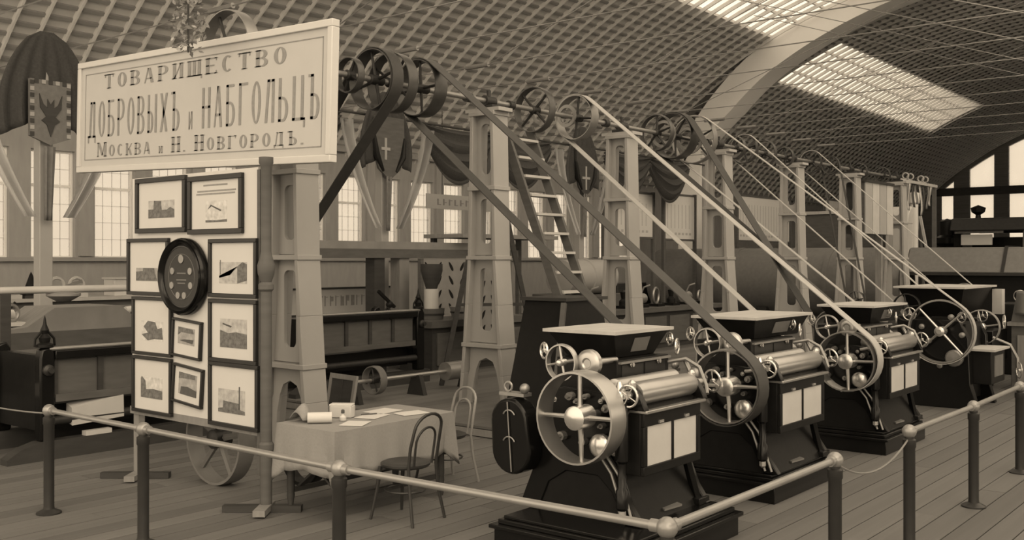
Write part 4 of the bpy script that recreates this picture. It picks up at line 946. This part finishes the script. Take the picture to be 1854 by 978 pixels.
def leafscreen(label, x, y0, y1, z0, z1, cols, rows):
    t = thing('pierced_screen', label, 'screen', (x, (y0+y1)/2, z0), 'leaf pierced screens')
    MB().box(x-.03, x, y0, y1, z0, z1).build('panel', WOOD, t)
    for y in (y0, y1): MB().box(x-.05, x+.03, y-.04, y+.04, .13, z1+.02).build('stile', WOODM, t)
    for i in range(cols):
        for j in range(rows):
            cy = y0+(y1-y0)*(i+.5)/cols; cz = z0+(z1-z0)*(j+.5)/rows; s = 1 if i % 2 else -1
            L_ = (z1-z0)/rows*.42; pts = []
            for k in range(12):
                a = 2*pi*k/12; u = L_*cos(a); v = .035*sin(a)*(1-.3*cos(a)); pts.append((cy+s*u*.55+v*.8, cz+u*.8-s*v*.5))
            MB().prism(pts, 'x', x-.005, x+.004).build('leaf_hole_shade', BLACK2, t)  # solid dark leaves, their colour standing in for shade inside the holes
leafscreen('pierced leaf screen to the left of the second shaft post', -13.4, 13.7, 15.7, 1.04, 2.12, 6, 4)
leafscreen('pierced leaf screen to the right of the second shaft post', -11.6, 13.0, 14.1, .75, 2.05, 4, 5)
t = thing('hanging_sign', 'white sign hung across the windows left of the second post', 'sign', (-18, 19.4, 3.46))
MB().box(-18.03, -18.0, 18.6, 21.4, 3.44, 3.82).build('board', WHITE, t)
for i in range(9):
    MB().box(-18.0, -17.993, 19.0+i*.22, 19.05+i*.22, 3.54, 3.70).build('letter_stroke', INK, t); MB().box(-18.0, -17.993, 19.05+i*.22, 19.14+i*.22, 3.54+.06*(i % 3), 3.56+.06*(i % 3)).build('letter_stroke', INK, t)
for y in (19.2, 21.2): MB().cyl((-18.015, y, 3.82), (-18.015, y, 6.0), .01, n=6).build('hanger', IRON, t)

# ladder up to the shaft, dark bin
t = thing('ladder', 'steep wooden ladder leaning up to the line shaft behind the nearest mill', 'ladder', (-7.5, 11.7, .13))
A, B = Vector((-7.55, 0, .13)), Vector((-9.15, 0, 4.05))
for y in (11.0, 11.62): MB().bar(A+Vector((0,y,0)), B+Vector((0,y,0)), .05, .13, (1,0,.4)).build('stringer', WOODM, t)
for i in range(14):
    p = A.lerp(B, (i+.7)/14.5); MB().box(p.x-.10, p.x+.10, 11.02, 11.60, p.z-.015, p.z+.02).build('tread', WOODL, t)
t = thing('trestle_brace', 'dark timber A-shaped brace behind the ladder', 'trestle', (-10.4, 12.2, .13))
for x0, y0 in ((-10.9,11.6),(-9.9,12.9)): MB().bar((x0,y0,.13),(-10.4,12.25,3.9),.07,.07).build('leg', WOODD, t)
MB().bar((-10.75,11.8,1.4),(-10.05,12.7,1.4),.05,.05).build('cross_bar', WOODD, t)
t = thing('dark_bin', 'dark sloping grain bin behind the nearest mill', 'bin', (-7.3, 9.9, .13))
MB().hexa([(-7.7,9.25,.13),(-6.9,9.25,.13),(-6.9,10.5,.13),(-7.7,10.5,.13)], [(-7.7,9.7,1.62),(-7.1,9.7,1.62),(-7.1,10.5,1.62),(-7.7,10.5,1.62)]).build('body', BLACK2, t)
MB().box(-7.75, -7.05, 9.66, 10.55, 1.62, 1.66).build('rim', WOODD, t); MB().bar((-6.93,9.22,.2),(-7.08,9.66,1.6),.06,.05).build('corner_post', WOODM, t)

# ================================================================== HALL COLUMNS WITH BANNERS
def swag(mb, p, q, drop, depth, folds, nu=24, nv=14):
    p = Vector(p); q = Vector(q); d = (q-p); nrm = Vector((-d.y, d.x, 0)).normalized()
    def fn(u, v):
        sag = 4*u*(1-u); base = p+d*u
        return base+Vector((0,0,-drop*v*(.25+.75*sag)-.05*sag))-nrm*(depth*sag*.5*sin(pi*v)+.05*sin(v*folds*2*pi))
    mb.grid(fn, nu, nv)
def column(y, label):
    t = thing('hall_column', label, 'column', (-15, y, 0), 'hall columns')
    zt = 5.2
    MB().box(-15.1, -14.9, y-.1, y+.1, .25, zt).build('shaft', PAINT, t, bevel=.01); MB().box(-15.17, -14.83, y-.17, y+.17, 0, .25).build('base', PAINTD, t)
    MB().box(-15.13, -14.9, y-.13, y+.13, zt, zt+.06).build('capital', PAINTD, t)
    return t
column(7.25, 'pale hall column under the eagle shield'); column(14.2, 'pale hall column behind the large double pulley'); column(21.1, 'pale hall column behind the white-cross shield'); column(27.9, 'pale hall column just in front of the boiler')
def banner(y, label, dark, kind, w_=.62):
    x = -14.82; t = thing('draped_shield', label, 'banner', (x, y, 3.8), 'draped shields on the hall columns')
    z0, z1 = 3.82, 4.78
    if kind == 'eagle':
        sh = [(y-w_/2, z1), (y-w_/2, z0+.12), (y, z0), (y+w_/2, z0+.12), (y+w_/2, z1)]
        MB().prism(sh, 'x', x, x+.05).build('shield', DRAPEM, t)
        n = 9
        for i in range(n):
            zc = z0+.15+(z1-z0-.2)*i/(n-1)
            for s in (-1, 1): MB().box(x+.05, x+.06, y+s*(w_/2-.035)-.03, y+s*(w_/2-.035)+.03, zc-.03, zc+.03).build('border_check', PAINT if (i+(s > 0)) % 2 else WOODD, t)
        for i in range(5):
            yc = y-w_/2+.1+(w_-.2)*i/4; MB().box(x+.05, x+.06, yc-.03, yc+.03, z1-.06, z1).build('border_check', PAINT if i % 2 else WOODD, t)
        em = [(y, z0+.12), (y-.06, z0+.3), (y-.14, z0+.36), (y-.07, z0+.42), (y-.16, z0+.55), (y-.17, z0+.75), (y-.11, z0+.6), (y-.05, z0+.55), (y-.05, z0+.68), (y, z0+.6)]
        em = em+[(2*y-a, b) for a, b in reversed(em[1:-1])]
        MB().prism(em, 'x', x+.05, x+.065).build('emblem', WOODD, t)
    else:
        sh = [(y-.40, 5.0), (y-.42, 4.3), (y-.3, 3.95), (y, 3.72), (y+.3, 3.95), (y+.42, 4.3), (y+.40, 5.0)]
        MB().prism(sh, 'x', x, x+.05).build('shield', dark, t)
        zc = 4.35 if kind == 'anchor' else 4.2
        h_, w2 = (.22, .12) if kind == 'anchor' else (.30, .17)
        cr = MB(); yy = y-.12 if kind == 'anchor' else y
        cr.prism([(yy-.03,zc-h_),(yy+.03,zc-h_),(yy+.03,zc-.03),(yy+w2,zc-.03),(yy+w2,zc+.03),(yy+.03,zc+.03),(yy+.03,zc+h_),(yy-.03,zc+h_),(yy-.03,zc+.03),(yy-w2,zc+.03),(yy-w2,zc-.03),(yy-.03,zc-.03)], 'x', x+.05, x+.065)
        cr.build('cross', PAINT, t)
        for s in (-1, 1): MB().tube([(x+.05, y+s*.42, 4.6), (x+.05, y+s*.36, 4.2), (x+.05, y+s*.18, 3.9)], .05, 8, [.03,.07,.03]).build('wreath', BLACK2, t)
    cn = MB(); cn.grid(lambda u, v: (x-.06+.05*sin(v*34)*u, y+(v*2-1)*(.10+.95*u**.6)*(1-.35*u*u), 5.52-1.25*u-.35*u*abs(v*2-1)), 14, 44)
    cn.build('canopy', DRAPE, t, solid=.006)
    for s in (-1, 1):
        MB().grid(lambda u, v: (x+.02+.05*sin(v*9), y+s*(.95-.75*u**1.6+.36*v*(1-.5*u)), 4.85-2.1*u), 14, 10).build('sheer_tail', SHEER, t, solid=.004)
    MB().grid(lambda u, v: (x+.04+.03*sin(v*12), y-.09+.18*v*(1-.3*u), 3.8-1.1*u), 8, 6).build('ribbon', DRAPEM, t, solid=.004)
    return t
banner(7.25, 'dark canopy and eagle shield with chequered border at the far left', DRAPE, 'eagle')
banner(14.2, 'dark draped shield with small cross hanging below the double pulley', WOODM, 'anchor')
banner(21.1, 'dark draped shield with a plain white cross between second and third posts', DRAPE, 'cross')
for p, q, ya, yb, lab in (((-15.0,8.4,5.02),(-15.0,13.1,5.02),7.35,14.1,'dark fabric swag hidden partly by the sign, left of the double pulley'), ((-15.0,15.4,5.02),(-15.0,19.9,5.02),14.3,21.0,'dark pleated swag right of the double pulley'), ((-15.0,22.3,5.02),(-15.0,26.8,5.02),21.2,27.8,'dark pleated swag beyond the third post')):
    m = MB(); mid = (Vector(p)+Vector(q))/2
    swag(m, p, tuple(mid), 1.2, .25, 4); swag(m, tuple(mid), q, 1.2, .25, 4)
    t = thing('fabric_swag', lab, 'drapery', tuple(mid), 'dark swags between the hall columns')
    m.build('cloth', DRAPE, t, solid=.006); MB().cyl((-15.0, ya, 5.03), (-15.0, yb, 5.03), .025, n=8).build('pole', WOODD, t)
# hanging bouquet in front of the sign
t = thing('hanging_bouquet', 'leafy bouquet hanging on a wire in front of the signboard top', 'bouquet', (-8.64, 5.6, 4.12))
MB().cyl((-8.64,5.6,4.9),(-8.64,5.6,9.5), .006, n=6).build('wire', IRON, t)
MB().tube([(-8.64,5.6,4.14),(-8.64,5.6,4.95)], .012, 6).build('stem', WOODD, t)
random.seed(11); lm = MB(); lm2 = MB()
for i in range(260):
    h = random.random(); R = .16*sin(pi*min(1, .12+.88*h)**.8)+.02; a = random.random()*2*pi; rr = R*random.random()**.5
    c_ = Vector((-8.64+rr*cos(a), 5.6+rr*sin(a), 4.13+.85*h)); d1 = Vector((random.uniform(-1,1), random.uniform(-1,1), random.uniform(-1,1))).normalized(); d2 = d1.orthogonal().normalized(); s = random.uniform(.018,.034)
    (lm if random.random() < .75 else lm2).add([c_-d1*s*1.3, c_+d2*s*.6, c_+d1*s*1.3, c_-d2*s*.6], [(0,1,2,3)])
for b_, mm in ((lm, LEAF), (lm2, PAINT)): o = b_.build('leaves', mm, t); o['kind'] = 'stuff'

# ================================================================== MACHINES FARTHER RIGHT
t = thing('wheel_machine', 'black machine with the largest open spoked wheel, beyond the third roller mill', 'machine', (-4.4, 15.4, 0))
spoked(t, (-4.3, 14.9, 1.1), .45, .08, 4, STEELD, STEEL, NICKEL, thick=.02, hubr=.07, hubl=.16, rot=.75, name='wheel', sp=.016)
MB().cyl((-4.3,14.8,1.1),(-4.3,16.1,1.1), .035, n=12).build('axle', STEEL, t)
MB().prism([(-4.95,0),(-3.85,0),(-3.95,.35),(-3.98,1.0),(-4.1,1.25),(-4.75,1.25),(-4.85,1.0),(-4.85,.35)], 'y', 15.05, 15.2).build('side_frame', BLACK, t, bevel=.01)
MB().prism([(-4.95,0),(-3.85,0),(-3.95,.35),(-3.98,1.0),(-4.1,1.25),(-4.75,1.25),(-4.85,1.0),(-4.85,.35)], 'y', 16.0, 16.12).build('side_frame', BLACK, t, bevel=.01)
MB().box(-4.8, -4.05, 15.2, 16.0, .1, 1.2).build('body', BLACK2, t); MB().box(-4.05, -3.72, 15.25, 16.0, .35, .82).build('front_case', BLACK2, t, bevel=.01); MB().box(-4.1, -3.66, 15.2, 16.05, .82, .85).build('work_top', WOODL, t)
MB().box(-3.72, -3.705, 15.4, 15.85, .45, .75).build('case_pane', IRONL, t); MB().lathe((-4.15,14.98,.72),(0,1,0),[(.0001,-.03),(.10,-.02),(.12,0),(.12,.08),(.0001,.08)],18).build('end_cap', STEELD, t)
for p, d, R in (((-4.75,14.95,1.33),(0,1,0),.09),((-4.05,15.0,1.3),(.5,1,0),.07),((-3.75,16.1,1.2),(1,.4,0),.1)): handwheel(t, p, d, R)
for a, z in ((-4.6,1.15),(-4.5,.95),(-4.2,1.3),(-4.05,1.05),(-4.65,.7),(-4.35,.6)): MB().lathe((a,15.0,z),(0,1,0),[(.02,0),(.04,.01),(.04,.06)],10).build('fitting', STEELD, t)
spoked(t, (-4.1, 16.25, 1.1), .26, .09, 4, STEEL, STEEL, NICKEL, hubr=.06, name='rear_wheel')
t = thing('lidded_machine', 'dark box-hoppered machine with flat pale lid behind the largest wheel', 'machine', (-5.0, 17.4, 0))
MB().box(-5.5, -4.4, 16.7, 18.2, 0, 1.2).build('body', BLACK2, t, bevel=.01); MB().hexa([(-5.3,16.9,1.2),(-4.6,16.9,1.2),(-4.6,18.0,1.2),(-5.3,18.0,1.2)], [(-5.45,16.6,1.66),(-4.45,16.6,1.66),(-4.45,18.3,1.66),(-5.45,18.3,1.66)]).build('hopper', BLACK2, t); MB().box(-5.5,-4.4,16.5,18.4,1.66,1.69).build('hopper_lid', WOODL, t)
MB().box(-4.4,-4.1,16.9,17.8,.5,1.0).build('front_case', BLACK, t, bevel=.01); MB().box(-4.45,-4.3,18.3,18.5,1.2,1.62).build('white_block', WHITE, t)
spoked(t, (-5.3, 16.55, 1.35), .22, .08, 4, IRON, IRON, IRON, name='belt_pulley')
MB().tube([(-4.1,16.9,.9),(-3.85,16.9,.8),(-3.75,16.9,.6),(-3.75,16.9,.45)], .025, 8).build('crank', STEELD, t); handwheel(t, (-3.72,16.88,.42), (1,.6,0), .12); handwheel(t, (-4.2,16.7,1.25), (.5,1,0), .09)
t = thing('chute_cabinet', 'carved wooden cabinet with a curved pale chute at the right edge', 'cabinet', (-3.42, 18.3, 0))
MB().box(-4.02, -3.02, 17.7, 19.0, 0, 1.05).build('body', WOODM, t, bevel=.01); MB().box(-4.07,-2.97,17.65,19.05,1.05,1.11).build('top', WOOD, t)
for y0 in (17.8, 18.4): MB().box(-3.02,-2.99,y0,y0+.5,.15,.9).build('door', WOOD, t)
for x0 in (-3.92, -3.47): MB().box(x0,x0+.38,17.67,17.7,.15,.9).build('door', WOOD, t)
MB().grid(lambda u, v: (-3.92+.45*v, 17.62-.1*u+.0, 1.62-.5*u+.12*(u*u)), 8, 2).build('chute', STEELD, t, solid=.02)
MB().hexa([(-4.02,17.7,1.11),(-3.32,17.7,1.11),(-3.32,18.6,1.11),(-4.02,18.6,1.11)], [(-3.92,17.65,1.6),(-3.52,17.65,1.6),(-3.52,18.3,1.6),(-3.92,18.3,1.6)]).build('chute_box', IRONL, t)
MB().tube([(-3.07,17.9,1.35),(-3.02,17.7,1.25),(-3.02,17.6,1.15),(-3.02,17.9,1.11)], .03, 8).build('spout', STEEL, t)
t = thing('dark_grinder', 'small dark grinder with bright knobs between cabinet and boiler', 'machine', (-4.2, 20.6, 0))
MB().box(-4.9,-3.4,20.1,21.2,0,1.3).build('body', BLACK2, t, bevel=.02); MB().lathe((-4.1,20.6,1.3),(0,0,1),[(.5,0),(.45,.15),(.2,.3),(.2,.5),(.0001,.55)],16).build('dome', BLACK2, t)
for p in ((-4.4,20.05,1.45),(-4.1,20.05,1.6),(-3.7,20.05,1.4)): handwheel(t, p, (0,1,.2), .11)
MB().box(-3.7,-3.4,20.0,20.1,1.3,1.75).build('white_plate', WHITE, t); MB().bar((-3.9,20.1,1.35),(-3.55,20.1,1.8),.04,.04).build('lever', STEEL, t)

# ================================================================== BOILER AND FAR EXHIBITS
t = thing('steam_boiler', 'long grey riveted boiler lying across the hall behind the posts', 'boiler', (-11, 29, 0))
MB().lathe((-17.45, 29.2, 1.45), (1,0,0), [(.6,0),(1.0,.1),(1.02,.12),(1.02,3.0),(1.04,3.0),(1.04,3.15),(1.02,3.15),(1.02,6.0),(1.04,6.0),(1.04,6.15),(1.02,6.15),(1.02,7.6),(.75,8.1),(.3,8.2)], 40).build('shell', IRONL, t)
for x in (-16.4, -13.4, -10.5): MB().box(x-.15, x+.15, 28.4, 30.0, 0, .7).build('saddle', IRON, t)
t = thing('flared_casing', 'broad grey flared casing in front of the end windows at right', 'boiler casing', (-6.5, 29, 0))
MB().prism([(28.1,1.75),(30.4,1.75),(29.9,2.45),(28.6,2.45)], 'x', -9.1, 1.0).build('hood', IRONL, t, bevel=.06)
MB().box(-8.6, 1.0, 28.4, 30.2, 0, 1.72).build('firebox', BLACK2, t); MB().box(-9.15, 1.05, 28.03, 28.1, 1.70, 1.78).build('rim', IRON, t)
for x in (-6.6, -4.2): MB().prism([(28.07,1.75),(30.43,1.75),(29.92,2.48),(28.58,2.48)], 'x', x-.04, x+.04).build('band', IRON, t)
t = thing('canopy_engine', 'dark engine under a flat canopy roof before the end windows', 'engine', (-8, 38, 0))
MB().prism([(36.6,3.1),(40.5,3.1),(40.2,3.55),(36.9,3.55)], 'x', -10.3, -1).build('canopy_roof', IRON, t, bevel=.05)
for x in (-10.1, -7.9, -5): MB().box(x-.12, x+.12, 36.9, 37.1, 0, 3.1).build('canopy_post', IRONL if x > -9 else BLACK2, t)
MB().box(-9.9, -2, 38, 40, 0, 2.9).build('engine_body', BLACK2, t); MB().box(-9.95,-8.95,36.8,36.85,2.62,2.98).build('sign_plate', WHITE, t); MB().box(-10.15,-8.6,36.75,36.86,3.02,3.12).build('valance', WOOD, t)
MB().lathe((-10.75,38,0),(0,0,1),[(.3,0),(.3,2.6),(.4,2.7),(.4,2.9),(.25,3.0),(.25,3.5),(.0001,3.6)],14).build('chimney', BLACK2, t); MB().lathe((-9.7,38,3.55),(0,0,1),[(.1,0),(.08,.15),(.22,.25),(.25,.4),(.0001,.5)],10).build('finial', BLACK2, t)
# white poster boards behind the posts
for x, y0, y1, z0, z1, lab in ((-15.5,23.0,25.6,2.75,4.05,'white poster board between third and fourth posts'),(-15.5,26.2,28.1,2.72,4.1,'white ruled poster board left of the fourth post'),(-15.5,31.0,35.2,2.75,4.3,'white poster board right of the fourth post'),(-15.5,38.5,42.5,2.75,4.5,'far white poster board right of the fifth post')):
    t = thing('poster_board', lab, 'poster', (x, (y0+y1)/2, 0), 'white poster boards')
    MB().box(x-.03, x, y0, y1, z0, z1).build('sheet', PAPER, t)
    for z in (z0, z1): MB().box(x-.05, x+.02, y0-.03, y1+.03, z-.03, z+.03).build('bar', WOODM, t)
    for y in (y0, y1): MB().box(x-.06, x+.03, y-.05, y+.05, 0, z1+.05).build('post', WOODM, t)
    k = int((y1-y0)/.24)
    for i in range(k): MB().box(x, x+.006, y0+.2+i*.22, y0+.22+i*.22, z0+.35, z1-.3).build('text_stroke', FAINT, t)
    for i in range(k): MB().box(x, x+.006, y0+.2+i*.22, y0+.32+i*.22, z0+.15, z0+.22).build('text_stroke', FAINT, t)
t = thing('planked_box', 'pale upright planked box fixed beside the sixth shaft post', 'box', (-9.0, 25.2, 2.5))
for i in range(4): MB().box(-8.75, -8.72, 24.2+i*.5, 24.66+i*.5, 2.75, 4.0).build('plank', WOODL if i % 2 else PAINT, t)
MB().box(-9.25, -8.76, 24.2, 26.1, 2.75, 4.0).build('case', WOODM, t); MB().box(-9.3,-8.68,24.15,26.15,4.0,4.06).build('cap', WOODD, t)
for y in (24.3, 26.0): MB().box(-9.1,-8.95,y-.06,y+.06,.13,2.75).build('leg', WOOD, t)
t = thing('white_tower', 'white stepped display tower under the far end of the shaft', 'display tower', (-10.0, 31.5, 0))
MB().box(-10.5, -9.9, 31.0, 31.9, 0, 3.2).build('base', WHITE, t); MB().prism([(31.0,3.2),(31.9,3.2),(31.75,3.55),(31.4,3.75),(31.1,3.5)], 'x', -10.5, -9.9).build('crown', WHITE, t, bevel=.03); MB().lathe((-9.9,31.6,0),(0,0,1),[(.12,0),(.12,3.8),(.16,3.85),(.16,4.15),(.0001,4.2)],12).build('column', PAPER, t)
t = thing('dark_screen', 'dark tall screen behind the planked box', 'screen', (-11.5, 31.5, 0))
MB().box(-13.6, -10.6, 31.9, 32.0, 0, 3.6).build('panel', WOODM, t); MB().box(-13.7,-10.5,31.85,32.05,3.6,3.7).build('cornice', WOODL, t)
for x in (-13.6,-10.6): MB().box(x-.08,x+.08,31.85,32.05,0,3.6).build('post', WOODD, t)
for i in range(9):
    y = 27.6+i*.31+.08*(i % 2); ln = .55+.3*((i*7) % 4)/3; lab = ['first','second','third','fourth','fifth','sixth','seventh','eighth','ninth','tenth'][i]+' of the belts hung from the far beam, '+('dark','grey','pale')[i % 3]
    m = MB(); m.grid(lambda u, v: (-9.0+.03*sin(u*4+i), y+.16*v, 4.22-ln*u), 8, 1)
    tag(m.build('hanging_belt', (BELT, IRONL, BELTL)[i % 3], None, (-9.0, y, 4.2-ln), solid=.012), lab, 'belt', 'belts hung up at the far end')
t = thing('hanging_beam', 'pale beam carrying hung belts beyond the last shaft post', 'beam', (-9, 31, 4.2))
MB().box(-9.05, -8.95, 27.44, 30.7, 4.22, 4.30).build('beam', PAINTD, t)
for y in (30.55,): MB().box(-9.05,-8.95,y-.05,y+.05,0,4.22).build('post', WOODM, t)
for y in (28.0,28.4,29.3,29.7): MB().torus((-9,y,4.4),(0,1,0),.08,.02,16,6).build('eye', PAINT, t)
t = thing('easel', 'pale A-shaped easel beside the white tower', 'easel', (-10.1, 33, 0))
MB().bar((-10.6,33,0),(-10.2,33,3.5),.07,.07).build('leg', WOODL, t); MB().bar((-9.5,33,0),(-10.15,33,3.5),.09,.07).build('leg', WOODL, t); MB().bar((-10.42,33,1.6),(-9.8,33,1.6),.06,.06).build('cross_bar', WOODL, t); MB().bar((-10.2,33.7,0),(-10.17,33,3.4),.06,.06).build('leg', WOOD, t)
t = thing('grey_vat', 'rounded grey vat in front of the window wall, beyond the third post', 'vat', (-14, 19.5, .0))
MB().lathe((-14,18.9,1.7),(0,1,0),[(.2,0),(.42,.05),(.42,.9),(.45,.92),(.45,1.0),(.42,1.02),(.42,1.9),(.2,1.95)],26).build('drum', PAINT, t); MB().box(-14.4,-13.6,18.6,21.2,.9,1.28).build('bench', WOODM, t)
for y in (18.8, 21.0): MB().box(-14.3,-13.7,y-.08,y+.08,0.13,.9).build('leg', WOODD, t)
t = thing('long_bench', 'dark long workbench with bright fittings behind the third post', 'bench', (-12.0, 18, .13))
MB().box(-12.5,-11.6,15.6,22.5,.95,1.05).build('top', WOODM, t); MB().box(-12.4,-11.7,15.7,22.3,.13,.95).build('body', WOODD, t)
for i in range(6): MB().box(-11.7,-11.67,15.8+i*1.05,16.7+i*1.05,.25,.85).build('door', WOODM, t)
random.seed(21)
for i in range(10):
    y = 15.85+i*.68; R = random.uniform(.1,.2); kd = i % 3
    lab = ['first','second','third','fourth','fifth','sixth','seventh','eighth','ninth','tenth'][i]+' machine part on the long dark workbench, '+('a bright ring','a dark valve','a steel cylinder with pipe')[kd]
    t = thing('machine_part', lab, 'machine part', (-12, y, 1.05), 'parts on the long workbench')
    MB().box(-12.15,-11.85,y-.15,y+.15,1.05,1.11).build('base', BLACK2, t)
    if kd == 0: MB().torus((-12,y,1.11+R),(1,.2,0),R,.03,18,6).build('ring', STEELD, t)
    elif kd == 1: MB().lathe((-12,y,1.11),(0,0,1),[(.1,0),(.1,.1),(.05,.15),(.08,.3),(.0001,.35)],12).build('valve', BLACK2, t)
    else: MB().cyl((-12,y-.15,1.22),(-12,y+.15,1.25),.11,n=14).build('cylinder', STEEL, t); MB().tube([(-12,y,1.3),(-11.9,y,1.5),(-11.8,y+.1,1.55)],.02,6).build('pipe', STEELD, t)
for k in range(6):
    y = 23.5+k*3.4
    tag(MB().box(-18.4,-17.6,y,y+2.6,0,1.1+.25*(k % 3)).build('crate_stack', (WOODM, WOODD, WOOD)[k % 3], None, (-18,y+1.3,0), bevel=.02), ['squat brown crate', 'dark taller crate', 'tall grey crate', 'second squat brown crate', 'second dark crate', 'farthest grey crate'][k]+' below the far side windows', 'crate', 'crates by the window wall')
